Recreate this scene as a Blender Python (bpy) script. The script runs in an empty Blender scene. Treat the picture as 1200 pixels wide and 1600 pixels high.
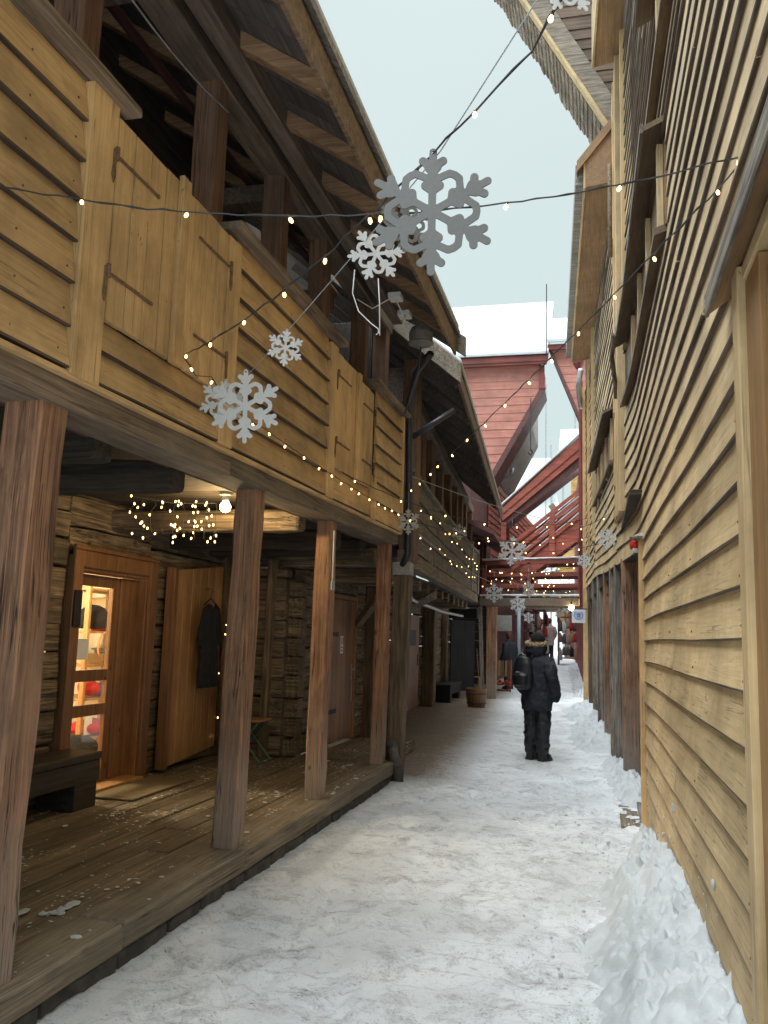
import bpy, bmesh, math, random
import numpy as np
from mathutils import Vector, Matrix, noise as mnoise
rad = math.radians
SC = bpy.context.scene
COL = SC.collection

# ------------------------------------------------------------------ camera, sky, sun, exposure
def make_camera():
    yaw, pitch, roll = .24277, .14221, .029
    cy, sy = math.cos(yaw), math.sin(yaw)
    f = Vector((-sy*math.cos(pitch), cy*math.cos(pitch), math.sin(pitch)))
    r = Vector((cy, sy, 0)); u = r.cross(f)
    r2 = r*math.cos(roll)+u*math.sin(roll); u2 = -r*math.sin(roll)+u*math.cos(roll)
    cam = bpy.data.cameras.new('camera'); o = bpy.data.objects.new('camera', cam); COL.objects.link(o)
    cam.sensor_fit = 'VERTICAL'; cam.sensor_height = 36; cam.lens = 36*1350/1600
    cam.clip_end = 600; cam.clip_start = .05
    m = Matrix((( r2.x, u2.x, -f.x, 0), (r2.y, u2.y, -f.y, 0), (r2.z, u2.z, -f.z, 1.6), (0, 0, 0, 1)))
    o.matrix_world = m
    SC.camera = o
make_camera()
SC.render.resolution_x = 768; SC.render.resolution_y = 1024
SC.view_settings.view_transform = 'Standard'
try: SC.view_settings.look = 'None'
except Exception: pass
SC.view_settings.exposure = 1.0
SC.view_settings.gamma = 1

SUN_EL, SUN_AZ = 66, -20
def make_world():
    w = bpy.data.worlds.new('World'); SC.world = w; w.use_nodes = True
    nt = w.node_tree; N = nt.nodes; L = nt.links
    bg = N['Background']; bg.inputs['Strength'].default_value = .1
    sky = N.new('ShaderNodeTexSky'); sky.sky_type = 'NISHITA'; sky.sun_disc = False
    sky.sun_elevation = rad(SUN_EL); sky.sun_rotation = rad(SUN_AZ); sky.air_density = 1; sky.dust_density = 3
    tc = N.new('ShaderNodeTexCoord'); sp = N.new('ShaderNodeSeparateXYZ'); L.new(tc.outputs['Generated'], sp.inputs[0])
    mr = N.new('ShaderNodeMapRange'); L.new(sp.outputs['Z'], mr.inputs['Value'])
    mr.inputs['From Min'].default_value = .66; mr.inputs['From Max'].default_value = .86
    mix = N.new('ShaderNodeMix'); mix.data_type = 'RGBA'; L.new(mr.outputs[0], mix.inputs['Factor'])
    mix.inputs['A'].default_value = (3.37, 3.98, 3.92, 1); mix.inputs['B'].default_value = (28.0, 30.5, 32.0, 1)
    nz = N.new('ShaderNodeTexNoise'); nz.inputs['Scale'].default_value = 2.2; nz.inputs['Detail'].default_value = 4
    L.new(tc.outputs['Generated'], nz.inputs['Vector'])
    m2 = N.new('ShaderNodeMapRange'); L.new(nz.outputs['Fac'], m2.inputs['Value']); m2.inputs['To Min'].default_value = .95; m2.inputs['To Max'].default_value = 1.05
    mul = N.new('ShaderNodeVectorMath'); mul.operation = 'SCALE'; L.new(mix.outputs['Result'], mul.inputs[0]); L.new(m2.outputs[0], mul.inputs['Scale'])
    fin = N.new('ShaderNodeMix'); fin.data_type = 'RGBA'; fin.inputs['Factor'].default_value = .06
    L.new(mul.outputs[0], fin.inputs['A']); L.new(sky.outputs[0], fin.inputs['B'])
    L.new(fin.outputs['Result'], bg.inputs['Color'])
    s = bpy.data.lights.new('sun', 'SUN'); s.energy = 1.5; s.angle = rad(45); s.color = (1, .985, .965)
    so = bpy.data.objects.new('sun', s); COL.objects.link(so); so.location = (0, -5, 30)
    # comes from behind and a little left of the viewer, high up
    d = Vector((math.sin(rad(SUN_AZ))*math.cos(rad(SUN_EL)), -math.cos(rad(SUN_AZ))*math.cos(rad(SUN_EL)), math.sin(rad(SUN_EL))))
    so.rotation_euler = d.to_track_quat('Z', 'Y').to_euler()
make_world()

# ------------------------------------------------------------------ materials
def mat(name):
    m = bpy.data.materials.new(name); m.use_nodes = True
    return m, m.node_tree.nodes, m.node_tree.links, m.node_tree.nodes['Principled BSDF']
def plain(name, c, rough=.7, metal=0, bump=0, bscale=60, var=.0):
    m, N, L, B = mat(name)
    B.inputs['Base Color'].default_value = (*c, 1); B.inputs['Roughness'].default_value = rough; B.inputs['Metallic'].default_value = metal
    if bump or var:
        tc = N.new('ShaderNodeTexCoord'); nz = N.new('ShaderNodeTexNoise'); nz.inputs['Scale'].default_value = bscale; nz.inputs['Detail'].default_value = 5
        L.new(tc.outputs['Object'], nz.inputs['Vector'])
        if bump:
            b = N.new('ShaderNodeBump'); b.inputs['Strength'].default_value = bump; b.inputs['Distance'].default_value = .01
            L.new(nz.outputs['Fac'], b.inputs['Height']); L.new(b.outputs[0], B.inputs['Normal'])
        if var:
            r = N.new('ShaderNodeValToRGB'); r.color_ramp.elements[0].position = .3; r.color_ramp.elements[1].position = .7
            r.color_ramp.elements[0].color = (*[x*(1-var) for x in c], 1); r.color_ramp.elements[1].color = (*[min(1, x*(1+var)) for x in c], 1)
            L.new(nz.outputs['Fac'], r.inputs[0]); L.new(r.outputs[0], B.inputs['Base Color'])
    return m
def emit(name, c, s):
    m, N, L, B = mat(name)
    B.inputs['Base Color'].default_value = (*c, 1); B.inputs['Emission Color'].default_value = (*c, 1); B.inputs['Emission Strength'].default_value = s
    return m
def wood(name, dark, light, axis='Y', scale=22, stretch=.06, rough=.75, bump=.35, isl=.25, knots=0, stain=None, stain_amt=.5, grey_low=None, flecks=0, stain_scale=1.6, fine=.3, cracks=0, chips=0, chip_col=(.06, .045, .03), grain_lo=.36, grain_hi=.64):
    """painted or bare timber: grain stretched along an axis, per-board change of tone, knots, stains"""
    m, N, L, B = mat(name)
    tc = N.new('ShaderNodeTexCoord'); geo = N.new('ShaderNodeNewGeometry')
    sc = N.new('ShaderNodeVectorMath'); sc.operation = 'SCALE'; sc.inputs[0].default_value = (37.1, 17.3, 53.7); L.new(geo.outputs['Random Per Island'], sc.inputs['Scale'])
    ad = N.new('ShaderNodeVectorMath'); ad.operation = 'ADD'; L.new(tc.outputs['Object'], ad.inputs[0]); L.new(sc.outputs[0], ad.inputs[1])
    mp = N.new('ShaderNodeMapping'); s = [1, 1, 1]; s['XYZ'.index(axis)] = stretch; mp.inputs['Scale'].default_value = s
    L.new(ad.outputs[0], mp.inputs['Vector'])
    # slow wobble of the grain
    n1 = N.new('ShaderNodeTexNoise'); n1.inputs['Scale'].default_value = scale; n1.inputs['Detail'].default_value = 6; n1.inputs['Roughness'].default_value = .62; n1.inputs['Distortion'].default_value = .6
    L.new(mp.outputs[0], n1.inputs['Vector'])
    r1 = N.new('ShaderNodeValToRGB'); r1.color_ramp.elements[0].position = grain_lo; r1.color_ramp.elements[1].position = grain_hi
    r1.color_ramp.elements[0].color = (*dark, 1); r1.color_ramp.elements[1].color = (*light, 1)
    L.new(n1.outputs['Fac'], r1.inputs[0]); col = r1.outputs[0]
    nf_ = N.new('ShaderNodeTexNoise'); nf_.inputs['Scale'].default_value = scale*4.2; nf_.inputs['Detail'].default_value = 5; nf_.inputs['Roughness'].default_value = .7
    mpf = N.new('ShaderNodeMapping'); sf = [1, 1, 1]; sf['XYZ'.index(axis)] = stretch*.45; mpf.inputs['Scale'].default_value = sf; L.new(ad.outputs[0], mpf.inputs['Vector']); L.new(mpf.outputs[0], nf_.inputs['Vector'])
    rf_ = N.new('ShaderNodeMapRange'); rf_.inputs['From Min'].default_value = .34; rf_.inputs['From Max'].default_value = .66; rf_.inputs['To Min'].default_value = 1-fine; rf_.inputs['To Max'].default_value = 1+fine*.7; L.new(nf_.outputs['Fac'], rf_.inputs['Value'])
    vm_ = N.new('ShaderNodeVectorMath'); vm_.operation = 'SCALE'; L.new(col, vm_.inputs[0]); L.new(rf_.outputs[0], vm_.inputs['Scale']); col = vm_.outputs[0]
    if stain:
        n2 = N.new('ShaderNodeTexNoise'); n2.inputs['Scale'].default_value = stain_scale; n2.inputs['Detail'].default_value = 7; n2.inputs['Roughness'].default_value = .65
        mp2 = N.new('ShaderNodeMapping'); s2 = [1, 1, 1]; s2['XYZ'.index(axis)] = .45; mp2.inputs['Scale'].default_value = s2
        L.new(ad.outputs[0], mp2.inputs['Vector']); L.new(mp2.outputs[0], n2.inputs['Vector'])
        r2 = N.new('ShaderNodeMapRange'); r2.inputs['From Min'].default_value = .46; r2.inputs['From Max'].default_value = .66; r2.inputs['To Max'].default_value = stain_amt
        L.new(n2.outputs['Fac'], r2.inputs['Value'])
        mx = N.new('ShaderNodeMix'); mx.data_type = 'RGBA'; L.new(r2.outputs[0], mx.inputs['Factor']); L.new(col, mx.inputs['A']); mx.inputs['B'].default_value = (*stain, 1); col = mx.outputs['Result']
    if grey_low:
        # weather-bleached foot of the post (worn wood, uneven upper edge)
        sp = N.new('ShaderNodeSeparateXYZ'); L.new(tc.outputs['Object'], sp.inputs[0])
        n4 = N.new('ShaderNodeMath'); n4.operation = 'MULTIPLY_ADD'; L.new(n1.outputs['Fac'], n4.inputs[0]); n4.inputs[1].default_value = 1.3; L.new(sp.outputs['Z'], n4.inputs[2])
        r4 = N.new('ShaderNodeMapRange'); r4.inputs['From Min'].default_value = 1.65; r4.inputs['From Max'].default_value = .75; L.new(n4.outputs[0], r4.inputs['Value']); r4.inputs['To Max'].default_value = .85
        mx = N.new('ShaderNodeMix'); mx.data_type = 'RGBA'; L.new(r4.outputs[0], mx.inputs['Factor']); L.new(col, mx.inputs['A']); mx.inputs['B'].default_value = (*grey_low, 1); col = mx.outputs['Result']
    if knots:
        vo = N.new('ShaderNodeTexVoronoi'); vo.inputs['Scale'].default_value = 1; 
        mp3 = N.new('ShaderNodeMapping'); s3 = [knots*1.5]*3; s3['XYZ'.index(axis)] = knots*1.0; mp3.inputs['Scale'].default_value = s3
        L.new(ad.outputs[0], mp3.inputs['Vector']); L.new(mp3.outputs[0], vo.inputs['Vector'])
        r3 = N.new('ShaderNodeMapRange'); r3.inputs['From Min'].default_value = .075; r3.inputs['From Max'].default_value = .04; r3.inputs['To Max'].default_value = .8; L.new(vo.outputs['Distance'], r3.inputs['Value'])
        mx = N.new('ShaderNodeMix'); mx.data_type = 'RGBA'; L.new(r3.outputs[0], mx.inputs['Factor']); L.new(col, mx.inputs['A']); mx.inputs['B'].default_value = (*[x*.25 for x in dark], 1); col = mx.outputs['Result']
    if cracks:
        nc = N.new('ShaderNodeTexNoise'); nc.inputs['Scale'].default_value = scale*.55; nc.inputs['Detail'].default_value = 3; nc.inputs['Roughness'].default_value = .5
        mpc = N.new('ShaderNodeMapping'); sc_ = [1, 1, 1]; sc_['XYZ'.index(axis)] = stretch*.6; mpc.inputs['Scale'].default_value = sc_; L.new(ad.outputs[0], mpc.inputs['Vector']); L.new(mpc.outputs[0], nc.inputs['Vector'])
        s1 = N.new('ShaderNodeMath'); s1.operation = 'SUBTRACT'; L.new(nc.outputs['Fac'], s1.inputs[0]); s1.inputs[1].default_value = .5
        s2_ = N.new('ShaderNodeMath'); s2_.operation = 'ABSOLUTE'; L.new(s1.outputs[0], s2_.inputs[0])
        rc = N.new('ShaderNodeMapRange'); rc.inputs['From Min'].default_value = .016; rc.inputs['From Max'].default_value = .005; rc.inputs['To Max'].default_value = cracks; L.new(s2_.outputs[0], rc.inputs['Value'])
        # cracks come and go along the piece
        n6 = N.new('ShaderNodeTexNoise'); n6.inputs['Scale'].default_value = 2.3; n6.inputs['Detail'].default_value = 2; L.new(ad.outputs[0], n6.inputs['Vector'])
        r6 = N.new('ShaderNodeMapRange'); r6.inputs['From Min'].default_value = .42; r6.inputs['From Max'].default_value = .56; L.new(n6.outputs['Fac'], r6.inputs['Value'])
        m6 = N.new('ShaderNodeMath'); m6.operation = 'MULTIPLY'; L.new(rc.outputs[0], m6.inputs[0]); L.new(r6.outputs[0], m6.inputs[1])
        mx = N.new('ShaderNodeMix'); mx.data_type = 'RGBA'; L.new(m6.outputs[0], mx.inputs['Factor']); L.new(col, mx.inputs['A']); mx.inputs['B'].default_value = (*[x*.22 for x in dark], 1); col = mx.outputs['Result']
    if chips:
        n7 = N.new('ShaderNodeTexNoise'); n7.inputs['Scale'].default_value = 34; n7.inputs['Detail'].default_value = 5; n7.inputs['Roughness'].default_value = .7
        mp7 = N.new('ShaderNodeMapping'); s7 = [1, 1, 1]; s7['XYZ'.index(axis)] = .4; mp7.inputs['Scale'].default_value = s7; L.new(ad.outputs[0], mp7.inputs['Vector']); L.new(mp7.outputs[0], n7.inputs['Vector'])
        n8 = N.new('ShaderNodeTexNoise'); n8.inputs['Scale'].default_value = 1.9; n8.inputs['Detail'].default_value = 3; L.new(ad.outputs[0], n8.inputs['Vector'])
        m7 = N.new('ShaderNodeMath'); m7.operation = 'MULTIPLY_ADD'; L.new(n8.outputs['Fac'], m7.inputs[0]); m7.inputs[1].default_value = .35; L.new(n7.outputs['Fac'], m7.inputs[2])
        r7 = N.new('ShaderNodeMapRange'); r7.inputs['From Min'].default_value = .90-chips; r7.inputs['From Max'].default_value = .935-chips; r7.inputs['To Max'].default_value = .85; L.new(m7.outputs[0], r7.inputs['Value'])
        mx = N.new('ShaderNodeMix'); mx.data_type = 'RGBA'; L.new(r7.outputs[0], mx.inputs['Factor']); L.new(col, mx.inputs['A']); mx.inputs['B'].default_value = (*chip_col, 1); col = mx.outputs['Result']
    # per-board tone
    hs = N.new('ShaderNodeHueSaturation'); mr = N.new('ShaderNodeMapRange'); L.new(geo.outputs['Random Per Island'], mr.inputs['Value'])
    mr.inputs['To Min'].default_value = 1-isl; mr.inputs['To Max'].default_value = 1+isl*.6; L.new(mr.outputs[0], hs.inputs['Value']); L.new(col, hs.inputs['Color']); col = hs.outputs[0]
    # uneven weathering that runs across neighbouring boards
    npz = N.new('ShaderNodeTexNoise'); npz.inputs['Scale'].default_value = 1.3; npz.inputs['Detail'].default_value = 6; npz.inputs['Roughness'].default_value = .68; L.new(tc.outputs['Object'], npz.inputs['Vector'])
    rpz = N.new('ShaderNodeMapRange'); rpz.inputs['From Min'].default_value = .36; rpz.inputs['From Max'].default_value = .62; rpz.inputs['To Min'].default_value = .74; rpz.inputs['To Max'].default_value = 1.1; L.new(npz.outputs['Fac'], rpz.inputs['Value'])
    vpz = N.new('ShaderNodeVectorMath'); vpz.operation = 'SCALE'; L.new(col, vpz.inputs[0]); L.new(rpz.outputs[0], vpz.inputs['Scale']); col = vpz.outputs[0]
    if flecks:
        nf = N.new('ShaderNodeTexNoise'); nf.inputs['Scale'].default_value = 26; nf.inputs['Detail'].default_value = 4; L.new(tc.outputs['Object'], nf.inputs['Vector'])
        ng = N.new('ShaderNodeTexNoise'); ng.inputs['Scale'].default_value = 2.2; ng.inputs['Detail'].default_value = 2; L.new(tc.outputs['Object'], ng.inputs['Vector'])
        aa = N.new('ShaderNodeMath'); aa.operation = 'MULTIPLY_ADD'; L.new(ng.outputs['Fac'], aa.inputs[0]); aa.inputs[1].default_value = .45; L.new(nf.outputs['Fac'], aa.inputs[2])
        rf = N.new('ShaderNodeMapRange'); rf.inputs['From Min'].default_value = 1.0-flecks; rf.inputs['From Max'].default_value = 1.03-flecks; L.new(aa.outputs[0], rf.inputs['Value'])
        mx = N.new('ShaderNodeMix'); mx.data_type = 'RGBA'; L.new(rf.outputs[0], mx.inputs['Factor']); L.new(col, mx.inputs['A']); mx.inputs['B'].default_value = (.7, .72, .74, 1); col = mx.outputs['Result']
    L.new(col, B.inputs['Base Color']); B.inputs['Roughness'].default_value = rough
    b = N.new('ShaderNodeBump'); b.inputs['Strength'].default_value = bump; b.inputs['Distance'].default_value = .006; L.new(n1.outputs['Fac'], b.inputs['Height']); L.new(b.outputs[0], B.inputs['Normal'])
    return m

M = {}
OCH_D, OCH_L = (.53, .335, .148), (.645, .43, .20)
M['ochre_y'] = wood('ochre_paint_boards', OCH_D, OCH_L, 'Y', 55, .03, .6, .2, .2, stain=(.31, .195, .09), stain_amt=.75, stain_scale=3.2, fine=.1, cracks=.5, chips=.02)
M['ochre_under'] = wood('worn_shaded_board_edges', (.045, .03, .02), (.11, .075, .045), 'Y', 40, .05, .8, .3, .2)  # worn undersides, darkened further to stand for the shadow line under each board
M['ochre_z'] = wood('ochre_paint_uprights', OCH_D, OCH_L, 'Z', 55, .03, .6, .22, .16, stain=(.30, .185, .08), stain_amt=.7, stain_scale=3.0, knots=1.6, fine=.12, cracks=.6, chips=.03)
M['cream_y'] = wood('pale_ochre_paint_boards', (.53, .385, .195), (.65, .49, .27), 'Y', 45, .03, .62, .22, .17, stain=(.40, .275, .13), stain_amt=.75, stain_scale=2.6, fine=.1, cracks=.55, chips=.035, chip_col=(.16, .12, .08))
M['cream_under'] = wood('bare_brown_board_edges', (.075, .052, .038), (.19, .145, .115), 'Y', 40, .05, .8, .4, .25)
M['cream_z'] = wood('pale_ochre_paint_uprights', (.48, .345, .175), (.59, .44, .24), 'Z', 45, .03, .62, .2, .1, stain=(.38, .255, .115), stain_amt=.6, fine=.12, cracks=.5, chips=.03)
M['door_brown'] = wood('brown_ochre_door_paint', (.24, .125, .045), (.33, .185, .072), 'Z', 22, .05, .6, .2, .1, stain=(.2, .11, .045), stain_amt=.5, fine=.14)
M['brown_y'] = wood('brown_paint_ledges', (.11, .075, .045), (.17, .115, .07), 'Y', 20, .06, .6, .2, .12)
M['tan_y'] = wood('tan_paint_eaves', (.25, .15, .075), (.33, .2, .1), 'Y', 20, .05, .6, .15, .08)
M['post'] = wood('red_brown_post_wood', (.11, .05, .026), (.39, .20, .11), 'Z', 46, .026, .75, .8, .12, knots=2.1, cracks=.95, chips=.02, stain=(.36, .215, .13), stain_amt=.65, stain_scale=2.0, grey_low=(.29, .25, .21), fine=.45)
M['post_plain'] = wood('red_brown_gallery_wood', (.11, .055, .03), (.25, .13, .075), 'Z', 42, .03, .75, .6, .15, knots=1.5, cracks=.8, stain=(.16, .12, .09), stain_amt=.6)
M['beam_y'] = wood('weathered_beam_wood', (.10, .07, .045), (.26, .19, .13), 'Y', 42, .03, .8, .6, .15, cracks=.8, stain=(.2, .17, .13), stain_amt=.6, knots=1.0)
M['beam_dark'] = wood('dark_gallery_beam_wood', (.09, .066, .05), (.20, .15, .115), 'Y', 36, .04, .8, .5, .2)
M['rafter'] = wood('rafter_wood', (.24, .135, .07), (.44, .265, .145), 'X', 26, .05, .75, .4, .15)
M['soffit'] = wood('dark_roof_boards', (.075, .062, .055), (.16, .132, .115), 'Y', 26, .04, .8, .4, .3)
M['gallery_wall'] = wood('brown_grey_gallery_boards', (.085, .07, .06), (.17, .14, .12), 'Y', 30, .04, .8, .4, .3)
M['soffit_x'] = wood('old_roof_planks', (.09, .06, .04), (.22, .15, .1), 'X', 22, .05, .8, .5, .3, stain=(.28, .2, .13), stain_amt=.4)
M['grey_z'] = wood('grey_weathered_uprights', (.12, .10, .078), (.42, .37, .30), 'Z', 44, .03, .85, .8, .25, cracks=.95, stain=(.11, .095, .08), stain_amt=.6)
M['grey_x'] = wood('grey_lichened_timber', (.13, .11, .085), (.36, .315, .245), 'X', 30, .06, .85, .6, .25, stain=(.10, .09, .07), stain_amt=.6)
M['grey_y'] = wood('grey_weathered_boards', (.10, .085, .065), (.27, .235, .185), 'Y', 44, .03, .85, .7, .3, cracks=.9, stain=(.10, .09, .075), stain_amt=.7)
M['log_y'] = wood('old_log_wall_wood', (.06, .044, .028), (.33, .245, .155), 'Y', 40, .035, .85, .8, .3, stain=(.07, .05, .03), stain_amt=.75, stain_scale=3, knots=1.6, cracks=.9)
M['log_x'] = wood('old_log_wall_wood_across', (.06, .044, .028), (.33, .245, .155), 'X', 40, .035, .85, .8, .3, stain=(.07, .05, .03), stain_amt=.75, stain_scale=3, knots=1.6, cracks=.9)
M['log_dark'] = wood('dark_log_wood', (.018, .014, .01), (.075, .056, .038), 'X', 26, .05, .85, .8, .3)  # very dark variant of the log wood
M['log_z'] = wood('old_log_upright', (.06, .042, .026), (.22, .155, .095), 'Z', 28, .05, .85, .8, .2, stain=(.07, .05, .03), stain_amt=.6)
M['deck'] = wood('worn_deck_planks', (.10, .076, .048), (.27, .21, .14), 'Y', 46, .025, .75, .5, .22, stain=(.10, .08, .05), stain_amt=.7, flecks=.115, cracks=.7)
M['sill'] = wood('grey_sill_timber', (.13, .10, .068), (.27, .22, .155), 'Y', 44, .03, .8, .7, .15, cracks=.9, chips=.02, stain=(.15, .13, .085), stain_amt=.7)
M['pine'] = wood('varnished_pine', (.36, .18, .068), (.50, .275, .115), 'Z', 22, .05, .5, .15, .14, knots=3.4)
M['pine_dark'] = wood('brown_stained_pine', (.17, .078, .03), (.28, .135, .055), 'Z', 26, .04, .5, .2, .12, knots=2.2)
M['plank_door'] = wood('orange_brown_plank', (.24, .105, .042), (.36, .175, .075), 'Z', 24, .04, .55, .3, .2, stain=(.2, .09, .04), stain_amt=.5)
M['rose_door'] = wood('faded_rose_plank', (.22, .11, .075), (.33, .18, .12), 'Z', 24, .04, .6, .3, .15)
M['dark'] = wood('dark_brown_wood', (.02, .016, .013), (.05, .04, .032), 'Y', 24, .05, .6, .4, .2)
M['black_door'] = wood('black_stained_door', (.010, .010, .011), (.024, .022, .022), 'Z', 24, .05, .85, .3, .2)
M['red_x'] = wood('red_paint_boards', (.27, .056, .036), (.40, .105, .066), 'X', 20, .05, .6, .2, .14, stain=(.3, .11, .09), stain_amt=.4)
M['red_skylit'] = wood('skylit_red_paint_boards', (.43, .16, .118), (.53, .225, .17), 'X', 20, .05, .6, .2, .1, stain=(.5, .25, .22), stain_amt=.4, fine=.1)  # paler copy of the red paint, sky brightness put into the colour
M['red_y'] = wood('red_paint_boards_along', (.27, .056, .036), (.40, .105, .066), 'Y', 20, .05, .6, .2, .14, stain=(.3, .11, .09), stain_amt=.4)
M['red_dark'] = wood('dark_red_paint_timber', (.15, .035, .028), (.25, .06, .046), 'X', 20, .05, .55, .2, .14, stain=(.2, .07, .055), stain_amt=.4)
M['maroon'] = wood('maroon_brown_timber', (.075, .03, .028), (.14, .055, .048), 'Y', 20, .05, .6, .3, .14)
M['yellow_x'] = wood('yellow_paint_boards', (.45, .27, .07), (.58, .36, .11), 'X', 20, .05, .6, .2, .15)
M['grey_shingle'] = wood('grey_roof_shingles', (.16, .145, .125), (.36, .33, .29), 'X', 30, .1, .85, .6, .35)
M['shingle'] = wood('split_wood_shingles', (.14, .11, .08), (.40, .33, .245), 'X', 30, .06, .85, .7, .4)
M['stone'] = plain('dark_foundation_stone', (.075, .07, .065), .9, 0, .8, 9, .45)
M['iron'] = plain('rusty_iron', (.17, .105, .06), .7, .3, .5, 60, .4)
M['black_iron'] = plain('black_iron', (.025, .022, .02), .55, .4, .4, 50, .3)
M['pipe'] = plain('black_downpipe_paint', (.035, .038, .045), .4, .2, .1, 8, .2)
M['pipe_red'] = plain('dark_red_downpipe_paint', (.19, .04, .035), .45, .1, .1, 8, .2)
M['zinc'] = plain('dull_zinc', (.42, .44, .46), .5, .6, .1, 14, .2)
M['concrete'] = plain('grey_concrete', (.3, .29, .27), .9, 0, .6, 30, .2)
M['white_plastic'] = plain('white_plastic', (.62, .64, .66), .45)
M['flake'] = plain('frosted_white_acrylic', (.46, .475, .475), .45, 0, .03, 20, .05)
M['flake_backlit'] = plain('acrylic_backlit_tone', (.125, .13, .13), .5, 0, .03, 20, .06)  # darker copy of the flake material, backlit shade put into its colour
M['wire'] = plain('dark_cable', (.03, .032, .036), .6)
M['wire_clear'] = plain('pale_steel_wire', (.38, .42, .46), .5, .3)
M['glow'] = emit('warm_bulb_glow', (1.0, .58, .2), 5)
M['lamp_glow'] = emit('lamp_bulb_glow', (1.0, .70, .28), 30)
M['black_cloth'] = plain('black_nylon_cloth', (.013, .016, .024), .8, 0, .5, 22, .5)
M['trouser'] = plain('black_trouser_cloth', (.010, .011, .016), .5, 0, .4, 18, .4)
M['pack_cloth'] = plain('black_pack_cloth', (.008, .009, .013), .5, 0, .3, 60, .3)
M['knit'] = plain('black_knit', (.010, .010, .012), .95, 0, .8, 120, .4)
M['navy'] = plain('black_cotton', (.012, .013, .018), .9, 0, .3, 16, .4)
M['fur'] = plain('brown_fur', (.26, .19, .12), .95, 0, .9, 70, .55)
M['skin'] = plain('skin', (.5, .3, .22), .5)
M['boot'] = plain('black_boot_rubber', (.012, .012, .014), .5, 0, .3, 40, .3)
M['boot_snow'] = plain('snowy_boot_sole', (.35, .36, .37), .9, 0, .5, 60, .6)
M['red_wool'] = plain('red_wool', (.45, .03, .03), .95, 0, .7, 80, .3)
M['paper'] = plain('white_paper', (.75, .76, .74), .7, 0, 0, 10, .04)
M['cardboard'] = plain('cardboard', (.42, .29, .16), .8, 0, .1, 20, .1)
M['shopwall'] = plain('cream_shop_wall', (.74, .68, .54), .8, 0, .1, 6, .1)
M['un_blue'] = plain('flag_blue_print', (.05, .19, .50), .5)
M['sign_white'] = plain('white_sign_board', (.70, .74, .78), .4)
M['mat_fibre'] = plain('coir_mat', (.16, .125, .07), 1, 0, .9, 160, .5)
M['green_metal'] = plain('green_chair_paint', (.06, .22, .14), .5)
M['grey_sign'] = plain('grey_notice_board', (.34, .34, .31), .7, 0, .2, 9, .15)
M['white_sheet'] = plain('white_scaffold_sheet', (.72, .76, .78), .5, 0, .3, 2, .06)
M['hair_red'] = plain('auburn_hair', (.10, .035, .025), .8, 0, .5, 60, .4)
M['brown_coat'] = plain('grey_brown_coat_cloth', (.10, .085, .08), .8, 0, .4, 20, .3)
M['pink_coat'] = plain('dusty_rose_coat_cloth', (.22, .12, .115), .8, 0, .4, 20, .3)
M['beige_coat'] = plain('grey_beige_coat_cloth', (.3, .27, .24), .8, 0, .4, 20, .3)
M['moss'] = plain('dark_speaker_plastic', (.16, .15, .14), .6, 0, .1, 12, .2)
M['red_plastic'] = plain('red_plastic', (.5, .02, .02), .35)

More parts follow.
